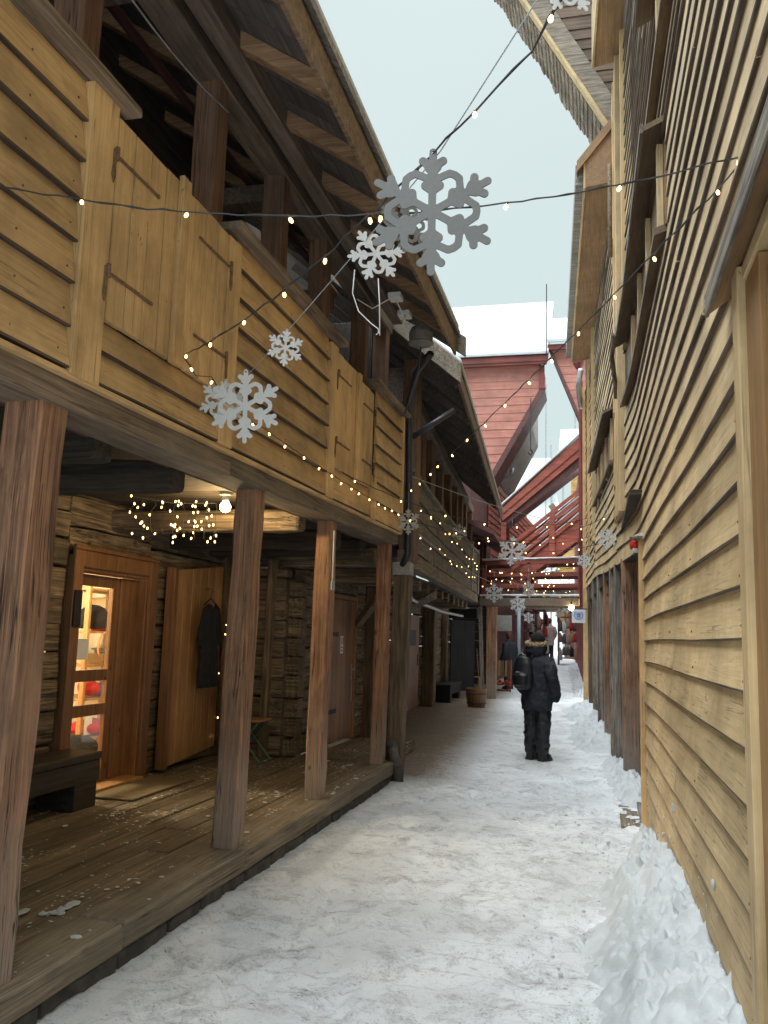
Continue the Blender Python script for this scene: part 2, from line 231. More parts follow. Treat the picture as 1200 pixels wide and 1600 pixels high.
def snow_mat(name, trampled):
    m, N, L, B = mat(name)
    tc = N.new('ShaderNodeTexCoord')
    def noise(scale, sx=1, sy=1, det=8, r=.6, dist=0):
        mp = N.new('ShaderNodeMapping'); mp.inputs['Scale'].default_value = (sx, sy, 1); L.new(tc.outputs['Object'], mp.inputs['Vector'])
        n = N.new('ShaderNodeTexNoise'); n.inputs['Scale'].default_value = scale; n.inputs['Detail'].default_value = det; n.inputs['Roughness'].default_value = r; n.inputs['Distortion'].default_value = dist
        L.new(mp.outputs[0], n.inputs['Vector']); return n.outputs['Fac']
    def mr(v, a, b, c=0, d=1):
        r = N.new('ShaderNodeMapRange'); L.new(v, r.inputs['Value']); r.inputs['From Min'].default_value = a; r.inputs['From Max'].default_value = b; r.inputs['To Min'].default_value = c; r.inputs['To Max'].default_value = d
        return r.outputs[0]
    def mix(f, a, b):
        x = N.new('ShaderNodeMix'); x.data_type = 'RGBA'; L.new(f, x.inputs['Factor'])
        for s, v in (('A', a), ('B', b)):
            if isinstance(v, tuple): x.inputs[s].default_value = (*v, 1)
            else: L.new(v, x.inputs[s])
        return x.outputs['Result']
    def mul(a, b):
        x = N.new('ShaderNodeMath'); x.operation = 'MULTIPLY'; L.new(a, x.inputs[0])
        if isinstance(b, float): x.inputs[1].default_value = b
        else: L.new(b, x.inputs[1])
        return x.outputs[0]
    def add(a, b):
        x = N.new('ShaderNodeMath'); x.operation = 'ADD'; L.new(a, x.inputs[0]); L.new(b, x.inputs[1]); return x.outputs[0]
    fine = noise(38, 1, 1, 8, .7)
    if trampled:
        big = noise(1.1, 1, .8, 6, .6, .4); streak = noise(8, 1, 1.15, 10, .78, .9); scuff = noise(3.0, 1.15, 1, 12, .8, .8)
        grit = noise(75, 1, 1, 4, .7); print_ = noise(9, 1, 1.6, 6, .7, .5)
        c = mix(mr(big, .35, .65), (.59, .62, .64), (.76, .80, .825))
        c = mix(mr(scuff, .50, .62, 0, .75), c, (.39, .405, .415))
        c = mix(mr(streak, .54, .63, 0, .7), c, (.38, .38, .375))
        c = mix(mul(mr(scuff, .44, .6), mr(print_, .56, .68, 0, .8)), c, (.13, .125, .12))
        c = mix(mul(mr(grit, .57, .65), mr(scuff, .40, .6, 0, .9)), c, (.09, .085, .075))
        # planks of the lane showing through at its left side further up the alley, and faint plank seams
        sp = N.new('ShaderNodeSeparateXYZ'); L.new(tc.outputs['Object'], sp.inputs[0])
        wv = N.new('ShaderNodeMath'); wv.operation = 'PINGPONG'; L.new(sp.outputs['Y'], wv.inputs[0]); wv.inputs[1].default_value = .11
        seam = mr(wv.outputs[0], .012, 0)
        c = mix(mul(seam, mr(big, .38, .62, .0, .35)), c, (.24, .225, .20))
        edge = N.new('ShaderNodeMath'); edge.operation = 'MULTIPLY_ADD'; L.new(sp.outputs['Y'], edge.inputs[0]); edge.inputs[1].default_value = .054; edge.inputs[2].default_value = 1.78
        ex = add(sp.outputs['X'], edge.outputs[0])       # 0 at the drip line of the galleries
        ex = add(ex, mul(add(scuff, streak), .9))
        wood_f = mul(mr(ex, 1.82, 1.2), mr(sp.outputs['Y'], 9.4, 10.2))
        wc = mix(streak, (.09, .065, .042), (.25, .19, .13)); wc = mix(mul(seam, mr(big, .3, .6, .5, .9)), wc, (.04, .03, .02))
        wc = mix(mr(add(fine, mul(scuff, .5)), .85, .91), wc, (.62, .63, .64))  # snow flecks kept few, so the planks also carry the gallery's shade
        c = mix(wood_f, c, wc)
        h = add(add(mul(scuff, 1.0), mul(streak, .9)), mul(fine, .45))
        rough = .55
    else:
        big = noise(2.5, 1, 1, 6, .6); c = mix(mr(big, .3, .7), (.43, .465, .48), (.53, .56, .575))
        h = add(mul(noise(14, 1, 1, 8, .65), 1.0), mul(fine, .4)); rough = .6
    L.new(c, B.inputs['Base Color']); B.inputs['Roughness'].default_value = rough
    b = N.new('ShaderNodeBump'); b.inputs['Strength'].default_value = .75 if trampled else .55; b.inputs['Distance'].default_value = .02; L.new(h, b.inputs['Height']); L.new(b.outputs[0], B.inputs['Normal'])
    if not trampled:
        try:
            B.inputs['Subsurface Weight'].default_value = .12; B.inputs['Subsurface Radius'].default_value = (.02, .025, .03)
        except Exception: pass
    return m
M['ground'] = snow_mat('trampled_snow', True)
M['snow'] = snow_mat('fresh_snow', False)  # grey picks the copy with backlit shade in its colour
def glass_mat():
    m, N, L, B = mat('window_glass')
    tr = N.new('ShaderNodeBsdfTransparent'); gl = N.new('ShaderNodeBsdfGlossy'); gl.inputs['Roughness'].default_value = .03
    fr = N.new('ShaderNodeLayerWeight'); fr.inputs['Blend'].default_value = .12; mx = N.new('ShaderNodeMixShader')
    L.new(fr.outputs['Facing'], mx.inputs[0]); L.new(tr.outputs[0], mx.inputs[1]); L.new(gl.outputs[0], mx.inputs[2]); L.new(mx.outputs[0], N['Material Output'].inputs['Surface'])
    return m
M['glass'] = glass_mat()

# ------------------------------------------------------------------ mesh helpers
RNG = random.Random(7)
class MB:
    def __init__(s): s.v = []; s.f = []; s.mi = []; s.cur = 0; s.smooth = []; s.sm = False
    def add(s, vs, fs):
        o = len(s.v); s.v += [tuple(p) for p in vs]
        for f in fs: s.f.append([o+i for i in f]); s.mi.append(s.cur); s.smooth.append(s.sm)
    def hexa(s, p):   # 8 points: bottom ring 0-3 (ccw from above), top ring 4-7
        s.add(p, [(3, 2, 1, 0), (4, 5, 6, 7), (0, 1, 5, 4), (1, 2, 6, 5), (2, 3, 7, 6), (3, 0, 4, 7)])
    def box(s, x0, x1, y0, y1, z0, z1):
        x0, x1 = min(x0, x1), max(x0, x1); y0, y1 = min(y0, y1), max(y0, y1); z0, z1 = min(z0, z1), max(z0, z1)
        s.hexa([(x0, y0, z0), (x1, y0, z0), (x1, y1, z0), (x0, y1, z0), (x0, y0, z1), (x1, y0, z1), (x1, y1, z1), (x0, y1, z1)])
    def prism(s, poly, ext):  # planar polygon extruded by a vector
        e = Vector(ext); n = len(poly); a = [Vector(p) for p in poly]; b = [p+e for p in a]
        nrm = (a[1]-a[0]).cross(a[2]-a[1])
        if nrm.dot(e) > 0: a.reverse(); b.reverse()
        s.add(a+b, [tuple(range(n)), tuple(range(2*n-1, n-1, -1))]+[((i+1) % n, i, n+i, n+(i+1) % n) for i in range(n)])
    def beam(s, p0, p1, w, h, up=(0, 0, 1), seg=1, jit=0, rng=None, ends=None):
        """squared timber from p0 to p1, w across, h along up; hand-hewn wobble when jit > 0"""
        rng = rng or RNG; p0, p1 = Vector(p0), Vector(p1); d = (p1-p0).normalized(); u = Vector(up); u = (u-d*u.dot(d)).normalized(); r = d.cross(u)
        rings = []
        for i in range(seg+1):
            t = i/seg; c = p0.lerp(p1, t)
            k = 1
            ring = []
            for a, b in ((-1, -1), (1, -1), (1, 1), (-1, 1)):
                ja, jb = (rng.uniform(-jit, jit), rng.uniform(-jit, jit)) if jit else (0, 0)
                ring.append(c+r*(a*w/2+ja)+u*(b*h/2+jb))
            rings.append(ring)
        vs = [p for q in rings for p in q]; fs = [(0, 1, 2, 3), tuple(4*seg+i for i in (3, 2, 1, 0))]
        for i in range(seg):
            for k in range(4): fs.append((4*i+(k+1) % 4, 4*i+k, 4*i+4+k, 4*i+4+(k+1) % 4))
        s.add(vs, fs)
    def tube(s, pts, r, n=6, cap=True):
        pts = [Vector(p) for p in pts]; m = len(pts); rr = r if isinstance(r, (list, tuple)) else [r]*m
        vs = []; u = None
        for i, p in enumerate(pts):
            d = (pts[min(i+1, m-1)]-pts[max(i-1, 0)]).normalized()
            if u is None: u = d.orthogonal().normalized()
            u = (u-d*u.dot(d)).normalized(); w = d.cross(u)
            for k in range(n):
                a = 2*math.pi*k/n; vs.append(p+(u*math.cos(a)+w*math.sin(a))*rr[i])
        fs = []
        for i in range(m-1):
            for k in range(n): fs.append((i*n+k, i*n+(k+1) % n, (i+1)*n+(k+1) % n, (i+1)*n+k))
        if cap: fs += [tuple(range(n-1, -1, -1)), tuple(range((m-1)*n, m*n))]
        s.add(vs, fs)
    def lathe(s, c, prof, n=16, sx=1, sy=1, rot=0):  # profile of (r, z)
        vs = []; m = len(prof)
        for r, z in prof:
            for k in range(n):
                a = 2*math.pi*k/n+rot; vs.append((c[0]+r*sx*math.cos(a), c[1]+r*sy*math.sin(a), c[2]+z))
        fs = []
        for i in range(m-1):
            for k in range(n): fs.append((i*n+k, i*n+(k+1) % n, (i+1)*n+(k+1) % n, (i+1)*n+k))
        fs += [tuple(range(n-1, -1, -1)), tuple(range((m-1)*n, m*n))]
        s.add(vs, fs)
    def ball(s, c, r, sx=1, sy=1, sz=1, n=12, m=8):
        prof = [(max(1e-4, r*math.sin(math.pi*i/m)), -r*sz*math.cos(math.pi*i/m)) for i in range(m+1)]
        s.lathe(c, prof, n, sx, sy)
    def loft(s, rings):  # rings: (cx,cy,z,rx,ry)
        n = 16; vs = []
        for cx, cy, z, rx, ry in rings:
            for k in range(n):
                a = 2*math.pi*k/n; vs.append((cx+rx*math.cos(a), cy+ry*math.sin(a), z))
        fs = []
        m = len(rings)
        for i in range(m-1):
            for k in range(n): fs.append((i*n+k, i*n+(k+1) % n, (i+1)*n+(k+1) % n, (i+1)*n+k))
        fs += [tuple(range(n-1, -1, -1)), tuple(range((m-1)*n, m*n))]
        s.add(vs, fs)
    def build(s, name, m, parent=None, bevel=0, warp=None, smooth=False, at=None, segs=1):
        org = Vector((0, 0, 0)); q = parent
        while q: org += q.location; q = q.parent
        if at is not None: off = Vector(at)
        elif parent is None and s.v:
            A = np.array(s.v); off = Vector((float(A[:, 0].mean()), float(A[:, 1].mean()), float(A[:, 2].min())))
        else: off = org
        vs = [warp(*p) if warp else p for p in s.v]
        me = bpy.data.meshes.new(name); me.from_pydata([tuple(Vector(p)-off) for p in vs], [], s.f)
        for mm in (m if isinstance(m, (list, tuple)) else [m]): me.materials.append(mm)
        me.polygons.foreach_set('material_index', s.mi)
        me.polygons.foreach_set('use_smooth', [smooth or a for a in s.smooth]); me.update()
        o = bpy.data.objects.new(name, me); COL.objects.link(o)
        if parent: o.parent = parent; o.location = off-org
        else: o.location = off
        if bevel:
            b = o.modifiers.new('bevel', 'BEVEL'); b.width = bevel; b.segments = segs; b.limit_method = 'ANGLE'
        return o
def tag(o, label=None, cat=None, group=None, kind=None):
    if label: o['label'] = label
    if cat: o['category'] = cat
    if group: o['group'] = group
    if kind: o['kind'] = kind
    return o
def thing(name, loc, label, cat, group=None):
    o = bpy.data.objects.new(name, None); COL.objects.link(o); o.location = loc; o.empty_display_size = .2
    return tag(o, label, cat, group)
def smoothstep(a, b, x):
    t = max(0, min(1, (x-a)/(b-a))); return t*t*(3-2*t)
def Q(fn, name, m, parent, **k):
    b = MB(); fn(b); return b.build(name, m, parent, **k)
def boxpart(name, m, parent, x0, x1, y0, y1, z0, z1, bevel=.004, **k):
    b = MB(); b.box(x0, x1, y0, y1, z0, z1); return b.build(name, m, parent, bevel=bevel, **k)

def ground_z(y):
    return .85*smoothstep(19, 44, y)
def clap(mb, X, y0, y1, z0, z1, exp, sgn, lip=.03, th=.0, dz=None, seg=14, jit=.003, rng=None, joints=True, top_in=.004):
    """lapped boards on a wall running along Y; sgn is the side they face (+1 to +X)"""
    rng = rng or RNG; n = max(1, round((z1-z0)/exp)); e = (z1-z0)/n
    for i in range(n):
        zb, zt = z0+i*e, z0+(i+1)*e+.012
        cuts = [y0, y1]
        if joints and (y1-y0) > 3.2:
            c = rng.uniform(y0+1.2, y1-1.2); cuts = [y0, c, c+.004, y1]
        for a in range(0, len(cuts), 2):
            ya, yb = cuts[a], cuts[a+1]; ns = max(2, int(seg*(yb-ya)/(y1-y0)))
            vs = []; l0 = lip*rng.uniform(.85, 1.2); ph = rng.uniform(0, 6); fq = rng.uniform(.8, 1.6)
            for k in range(ns+1):
                y = ya+(yb-ya)*k/ns; x = X(y); d = dz(y, zb) if dz else 0; d2 = dz(y, zt) if dz else 0; j = rng.uniform(-jit, jit)*.4+jit*1.5*math.sin(y*fq+ph)
                l = l0+jit*math.sin(y*fq*1.3+ph*2)+rng.uniform(-jit, jit)*.3
                vs += [(x+sgn*top_in, y, zt+d2), (x+sgn*l, y, zb+d+j+.009), (x+sgn*(l-.003), y, zb+d+j), (x-sgn*.002, y, zb+d+j+.005)]
            fs = []
            for k in range(ns):
                o = 4*k
                q = [(o, o+1, o+5, o+4), (o+1, o+2, o+6, o+5), (o+2, o+3, o+7, o+6)]
                fs += q if sgn > 0 else [tuple(reversed(w)) for w in q]
            e0 = (0, 3, 2, 1); o = 4*ns; e1 = (o, o+1, o+2, o+3)
            fs += [e0, e1] if sgn > 0 else [tuple(reversed(e0)), tuple(reversed(e1))]
            mb.add(vs, fs)
            n0 = len(mb.mi)-len(fs)
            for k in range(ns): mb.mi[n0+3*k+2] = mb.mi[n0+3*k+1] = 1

def wall_slab(mb, X, y0, y1, z0, z1, thick, sgn, seg=8):
    """backing wall behind boards; outer face 6 mm behind X(y)"""
    for k in range(seg):
        a, b = y0+(y1-y0)*k/seg, y0+(y1-y0)*(k+1)/seg
        xa, xb = X(a)-sgn*.006, X(b)-sgn*.006
        if sgn > 0: mb.hexa([(xa-thick, a, z0), (xa, a, z0), (xb, b, z0), (xb-thick, b, z0), (xa-thick, a, z1), (xa, a, z1), (xb, b, z1), (xb-thick, b, z1)])
        else: mb.hexa([(xa, a, z0), (xa+thick, a, z0), (xb+thick, b, z0), (xb, b, z0), (xa, a, z1), (xa+thick, a, z1), (xb+thick, b, z1), (xb, b, z1)])

# ------------------------------------------------------------------ ground
def make_ground():
    mb = MB(); rng = random.Random(3)
    xs = [-60, -30, -12, -7]+[-5+.125*i for i in range(21)]+[-2.46+.04*i for i in range(80)]+[.78, .9, 1.1, 1.4, 2, 4, 12, 40, 80]; ys = [-30, -10, -3, 0, 1]+[1.8+.04*i for i in range(255)]+[12.04+.125*i for i in range(104)]+[25.1+i*.5 for i in range(42)]+[50, 65, 90, 140, 300]
    prints = []
    for k in range(230):
        a = rng.gauss(0, .25)+(math.pi if rng.random() < .5 else 0); prints.append((rng.uniform(-2.1, .35), rng.uniform(2.2, 12), math.sin(a), math.cos(a), rng.uniform(.010, .024)))
    idx = {}; vs = []
    for j, y in enumerate(ys):
        for i, x in enumerate(xs):
            z = ground_z(y)
            if -5 < x < 2 and y < 26 and y > 0:
                z += .016*(mnoise.noise((x*1.7, y*1.3, 0))+.5*mnoise.noise((x*5, y*4, 3)))
                if y < 12.1 and x > -2.5:
                    z += .010*mnoise.noise((x*9, y*8, 5))+.008*mnoise.noise((x*19, y*17, 9))
                    for px, py, sa, ca, dp in prints:
                        dx, dy = x-px, y-py
                        if abs(dx) < .25 and abs(dy) < .25:
                            u, w = (dx*sa+dy*ca)/.15, (dx*ca-dy*sa)/.055; q = u*u+w*w
                            if q < 2.2: z += -dp*(1-smoothstep(.5, 1.1, q))+.4*dp*smoothstep(.8, 1.2, q)*(1-smoothstep(1.3, 2.2, q))
                if x < -2.3 and y < 9.9: z -= .08
            vs.append((x, y, z))
    W = len(xs)
    fs = [(j*W+i, j*W+i+1, (j+1)*W+i+1, (j+1)*W+i) for j in range(len(ys)-1) for i in range(W-1)]
    mb.sm = True; mb.add(vs, fs)
    o = mb.build('ground', M['ground'], at=(0, 0, 0)); tag(o, 'trampled snow and ice covering the narrow plank lane', 'ground', kind='structure')
make_ground()

# ------------------------------------------------------------------ near house on the left (open gallery over a porch)
def zw(x, y, z):   # the old house climbs a little towards the back
    return (x, y, z+.015*(y-3)*smoothstep(.5, 2.5, z))
def make_gallery_house():
    R = thing('gallery_house', (-2.35, 6.2, 0), 'long ochre clad timber house with open gallery, shutters and a porch on posts', 'house')
    r = random.Random(11)
    # porch
    b = MB(); x = -2.47; i = 0
    while x > -4.3:
        w = r.uniform(.16, .2); y = -.5; yy = [-.5, r.uniform(3.5, 6.5), 9.75]
        for a, c in zip(yy, yy[1:]): b.box(x-w+.011, x, a+.004, c-.004, .10, .2+r.uniform(-.005, .005))
        x -= w; i += 1
    b.build('porch_deck', M['deck'], R, bevel=.004)
    b = MB()
    for a, c in ((-.5, 3.95), (3.95, 5.42), (5.42, 9.8)): b.beam((-2.325, a+.002, .148), (-2.325, c-.002, .148), .27, .13, seg=max(3, int((c-a)*3)), jit=.006, rng=r)
    b.build('sill_beam', M['sill'], R, bevel=.012)
    b = MB(); y = -.5
    while y < 9.7:
        l = r.uniform(.25, .6); b.beam((-2.33, y, -.005), (-2.33, y+l-.02, -.005), .235, .16, seg=2, jit=.012, rng=r); y += l
    b.build('foundation_stones', M['stone'], R, bevel=.01)
    # posts of the porch
    for y, w, lean in ((3.13, .20, .03), (5.52, .17, .03), (7.31, .155, .01), (9.5, .15, .01)):
        b = MB(); b.beam((-2.345, y-lean, .2), (-2.335, y+lean, 2.56), w*.95, w, up=(0, 1, 0), seg=9, jit=.007, rng=r)
        b.build('post', M['post'], R, bevel=.014, warp=zw)
    # sill of the jettied gallery and its underside
    b = MB()
    for a, c in ((.5, 4.9), (4.9, 9.6)): b.beam((-2.33, a+.002, 2.595), (-2.33, c-.002, 2.595), .25, .13, seg=10, jit=.005, rng=r)
    b.build('gallery_sill', M['beam_y'], R, bevel=.01, warp=zw)
    Q(lambda b: b.tube([(-2.5, .6, 2.56), (-2.5, 9.5, 2.56)], .022, 8), 'conduit', M['maroon'], R, warp=zw, smooth=True)
    X = lambda y: -2.2
    b = MB(); rr = random.Random(5)
    for y0, y1, z0, z1 in ((.5, 3.11, 2.68, 3.99), (3.33, 4.60, 2.68, 2.97), (4.79, 6.72, 2.68, 4.03), (6.91, 8.17, 2.68, 2.95), (8.36, 9.55, 2.68, 4.03)):
        clap(b, X, y0, y1, z0, z1, .19, 1, lip=.036, rng=rr, seg=10)
    rn = random.Random(17); b.cur = 2
    for k in range(7):
        for y in (2.72, 3.04, 4.9, 5.75, 6.62, 8.44, 9.45):
            z = 2.74+k*.19+rn.uniform(-.008, .008); b.ball((-2.2+.031, y+rn.uniform(-.012, .012), z), .006, .6, 1, 1, 6, 4)
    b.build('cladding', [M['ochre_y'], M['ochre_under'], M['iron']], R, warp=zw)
    b = MB(); wall_slab(b, lambda y: -2.2, .5, 9.55, 2.67, 3.96, .07, 1)
    b.build('wall_backing', M['dark'], R, warp=zw)
    b = MB(); b.box(-2.21, -2.165, .5, 9.58, 2.648, 2.672); b.build('drip_board', M['ochre_y'], R, warp=zw, bevel=.004)
    for y0, y1, z0, z1 in ((3.11, 3.33, 2.66, 4.02), (4.60, 4.79, 2.673, 3.97), (6.72, 6.91, 2.673, 4.0), (8.17, 8.36, 2.673, 3.1), (9.53, 9.6, 2.66, 4.03)):
        boxpart('upright_board', M['ochre_z'], R, -2.2, -2.152, y0+.002, y1-.002, z0, z1, warp=zw)
    # shutters with strap hinges
    def shutter(y0, y1, z0, z1, hinge_side, cover):
        b = MB(); n = 4; ys = [y0]; 
        for k in range(n): ys.append(ys[-1]+(y1-y0)/n)
        for k in range(n): b.box(-2.19, -2.158+r.uniform(-.002, .002), ys[k]+.0045, ys[k+1]-.0045, z0+r.uniform(-.006, .006), z1+r.uniform(-.006, .006))
        o = b.build('shutter', M['ochre_z'], R, warp=zw, bevel=.003)
        if cover: boxpart('cover_strip', M['ochre_z'], o, -2.158, -2.128, y0-.05, y0+.045, z0-.02, z1+.03, warp=zw)
        for z in (z0+.22, z1-.2):
            b = MB(); s = 1 if hinge_side < 0 else -1; ya = y0 if s > 0 else y1
            b.box(-2.157, -2.150, ya-s*.01, ya+s*.4, z-.009, z+.009)
            b.tube([(-2.144, ya-s*.02, z-.03), (-2.144, ya-s*.02, z+.035)], .011, 8)
            b.box(-2.150, -2.143, ya-s*.045, ya-s*.022, z-.06, z+.02); b.prism([(-2.150, ya-s*.045, z-.06), (-2.150, ya-s*.022, z-.06), (-2.150, ya-s*.018, z-.11), (-2.150, ya-s*.033, z-.15), (-2.150, ya-s*.05, z-.11)], (.006, 0, 0))
            for q in (.12, .26, .38): b.ball((-2.150, ya+s*q, z), .009, n=6, m=4)
            b.build('hinge', M['iron'], o, warp=zw, bevel=.002)
    shutter(3.34, 3.965, 2.98, 3.97, -1, False); shutter(3.985, 4.60, 2.98, 3.97, 1, True)
    shutter(6.92, 7.54, 2.96, 3.97, -1, False); shutter(7.56, 8.17, 2.96, 3.93, 1, True)
    for y0, y1, z in ((.5, 3.42, 4.03), (4.62, 6.98, 4.05), (8.1, 9.62, 4.05)):
        b = MB(); b.beam((-2.19, y0, z), (-2.19, y1, z), .2, .05, seg=6, jit=.003, rng=r); b.build('rail_cap', M['beam_y'], R, warp=zw, bevel=.006)
    # gallery floor, posts, plates, inner wall
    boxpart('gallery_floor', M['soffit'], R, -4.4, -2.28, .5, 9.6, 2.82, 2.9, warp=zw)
    for y, w in ((1.6, .17), (3.38, .17), (4.86, .17), (6.06, .16), (7.2, .16), (8.6, .15), (9.55, .14)):
        b = MB(); b.beam((-2.46, y, 2.9), (-2.46, y, 5.2), .17, w, up=(0, 1, 0), seg=6, jit=.005, rng=r); b.build('gallery_post', M['post_plain'], R, bevel=.01, warp=zw)
    Q(lambda b: b.beam((-2.46, .2, 5.3), (-2.46, 9.7, 5.3), .2, .24, seg=16, jit=.007, rng=r), 'wall_plate', M['beam_dark'], R, bevel=.012)
    Q(lambda b: b.beam((-2.18, .2, 5.22), (-2.18, 9.2, 5.22), .13, .2, seg=16, jit=.006, rng=r), 'eave_purlin', M['beam_dark'], R, bevel=.01)
    Q(lambda b: b.tube([(-3.0, .6, 5.5), (-3.0, 9.4, 5.62)], .035, 8), 'hanging_pole', M['maroon'], R, smooth=True)
    b = MB(); z = 2.9
    while z < 6.7: b.beam((-4.1, .4, z+.13), (-4.1, 9.6, z+.13), .14, .25, seg=6, jit=.008, rng=r); z += .26
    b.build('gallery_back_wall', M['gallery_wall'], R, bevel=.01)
    for y in (4.1, 6.7): boxpart('cross_tie', M['beam_dark'], R, -4.1, -2.5, y, y+.16, 5.38, 5.54)
    boxpart('gallery_end_wall', M['dark'], R, -4.2, -2.56, 9.52, 9.6, 2.9, 5.3)
    for z in (4.5, 4.95): boxpart('cross_rail', M['post_plain'], R, -2.55-1.4, -2.56, 7.9, 7.98, z-.1, z+.1)
    # roof
    sl = lambda x: 4.80+(-1.40-x)*.68
    def slab(b, x0, x1, t, up, y0, y1):   # from eave x0 inwards to x1
        b.hexa([(x1, y0, sl(x1)+up), (x0, y0, sl(x0)+up), (x0, y1, sl(x0)+up), (x1, y1, sl(x1)+up), (x1, y0, sl(x1)+up+t), (x0, y0, sl(x0)+up+t), (x0, y1, sl(x0)+up+t), (x1, y1, sl(x1)+up+t)])
    b = MB(); y = -.6
    while y < 8.85:
        x = -1.48; k = r.uniform(.2, .26)
        slab(b, x, -5.2, .03, r.uniform(-.003, .003), y+.003, min(y+k, 8.9)-.003); y += k
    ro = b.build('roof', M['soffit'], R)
    b = MB(); slab(b, -1.42, -5.2, .05, .035, -.6, 8.95); b.build('roof_covering', M['grey_shingle'], ro)
    b = MB(); slab(b, -1.43, -5.2, .07, .09, -.6, 8.93); b.build('roof_snow', M['snow'], ro, bevel=.02)
    y = .4
    while y < 8.8:
        b = MB(); b.beam((-1.53, y, sl(-1.53)-.055), (-4.2, y, sl(-4.2)-.055), .1, .1, seg=8, jit=.003, rng=r); b.build('rafter', M['rafter'], R, bevel=.005); y += .83
    b = MB(); b.beam((-1.47, -.6, 4.73), (-1.47, 8.93, 4.73), .03, .2, seg=12, jit=.003, rng=r); b.build('fascia_board', M['soffit_x'], R, bevel=.004)
    b = MB(); b.prism([(-1.36, 8.96, 4.62), (-1.36, 8.96, 4.84), (-4.4, 8.96, 4.84+3.04*.68), (-4.4, 8.96, 4.62+3.04*.68)], (0, .04, 0)); b.build('barge_board', M['grey_y'], R, bevel=.004)
    # ground floor: log wall, its doorway, the second log room
    def logs(b, p0, p1, z0, z1, w=.2, rr=r, hh=(.2, .27)):
        z = z0
        while z < z1-.05:
            h = min(rr.uniform(*hh), z1-z); b.beam((p0[0], p0[1], z+h/2), (p1[0], p1[1], z+h/2), w+rr.uniform(-.02, .02), h-.012, seg=8, jit=.011, rng=rr); z += h
    b = MB()
    logs(b, (-4.35, .2), (-4.35, 6.32), .2, 2.9); logs(b, (-4.35, 7.69), (-4.35, 9.45), .2, 2.9); logs(b, (-4.35, 6.32), (-4.35, 7.69), 2.21, 2.9)
    b.build('log_wall', M['log_y'], R, bevel=.018, segs=2)
    b = MB(); logs(b, (-4.4, 9.62), (-3.5, 9.62), .2, 2.35); b.build('cross_log_wall', M['log_x'], R, bevel=.018, segs=2)
    b = MB(); logs(b, (-3.52, 9.72), (-3.34, 9.72), .2, 2.2, hh=(.2, .26)); b.build('log_ends', M['log_x'], R, bevel=.02, segs=2)
    b = MB(); logs(b, (-3.45, 9.83), (-3.40, 10.52), .2, 2.55, .16); logs(b, (-3.36, 11.85), (-3.33, 12.3), .1, 2.55, .16); logs(b, (-3.4, 10.52), (-3.37, 11.85), 2.14, 2.55, .16)
    b.build('store_log_wall', M['log_y'], R, bevel=.015, segs=2)
    b = MB(); b.beam((-3.7, 9.52, .2), (-3.66, 9.5, 2.45), .09, .14, up=(0, 1, 0), seg=8, jit=.012, rng=r); b.build('wall_upright', M['log_z'], R, bevel=.01)
    b = MB(); b.beam((-3.2, 12.25, .05), (-3.15, 12.3, 2.3), .2, .2, up=(0, 1, 0), seg=8, jit=.012, rng=r); b.build('wall_upright', M['log_z'], R, bevel=.02)
    b = MB(); b.beam((-4.28, 9.50, .2), (-4.28, 9.50, 2.5), .14, .14, up=(0, 1, 0), seg=8, jit=.008, rng=r); b.build('wall_upright', M['log_z'], R, bevel=.01)
    Q(lambda b: b.box(-3.42, -2.5, 9.84, 12.3, .02, .17), 'store_floor', M['deck'], R, bevel=.004)
    # ceiling of the porch: dark floor boards over hewn cross logs
    b = MB(); y = .5
    while y < 12: b.box(-4.4, -2.46, y+.003, y+.24, 2.72, 2.76); y += .245
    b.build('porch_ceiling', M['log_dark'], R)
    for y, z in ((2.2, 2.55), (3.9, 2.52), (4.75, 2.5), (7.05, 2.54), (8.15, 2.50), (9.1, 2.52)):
        b = MB(); b.beam((-4.3, y, z+.02), (-2.47, y, z+.03), .2, .19, seg=9, jit=.014, rng=r); b.build('ceiling_log', M['log_dark'] if y < 7 or y > 8 else M['log_x'], R, bevel=.03, segs=2)  # log behind the bulb takes paler wood, lamplight put into its colour
    Q(lambda b: b.beam((-4.2, 9.75, 2.5), (-2.5, 9.75, 2.5), .2, .22, seg=8, jit=.01, rng=r), 'ceiling_log', M['log_x'], R, bevel=.02)
    Q(lambda b: b.beam((-3.5, 10.9, 2.36), (-2.5, 10.9, 2.36), .16, .16, seg=6, jit=.008, rng=r), 'ceiling_log', M['log_x'], R, bevel=.02)
    # doorway with a half glazed shop door
    fr = MB()
    for y0, y1, z0, z1 in ((6.33, 6.45, .2, 2.2), (7.55, 7.68, .2, 2.2), (6.45, 7.55, 2.07, 2.2)): fr.box(-4.40, -4.20, y0, y1, z0, z1)
    for y0, y1, z0, z1 in ((6.30, 6.43, .2, 2.24), (7.57, 7.71, .2, 2.24)): fr.box(-4.2, -4.165, y0, y1, z0, z1)
    fr.box(-4.2, -4.16, 6.30, 7.71, 2.242, 2.28); fr.box(-4.2, -4.165, 6.432, 7.568, 2.1, 2.238)
    fr.build('door_frame', M['pine_dark'], R, bevel=.006)
    boxpart('threshold', M['pine'], R, -4.42, -4.1, 6.452, 7.548, .202, .245)
    d = MB(); y0, y1, z0, z1 = 6.455, 7.26, .25, 2.06
    d.box(-4.36, -4.315, y0, y0+.1, z0, z1); d.box(-4.36, -4.315, y1-.1, y1, z0, z1)
    for a, c in ((z0, z0+.11), (.83, .93), (1.13, 1.23), (z1-.1, z1)): d.box(-4.358, -4.317, y0+.101, y1-.101, a, c)
    dr = d.build('shop_door', M['pine_dark'], R, bevel=.004)
    for a, c in ((z0+.112, .828), (.932, 1.128), (1.232, z1-.102)): boxpart('pane', M['glass'], dr, -4.342, -4.336, y0+.102, y1-.102, a, c, bevel=0)
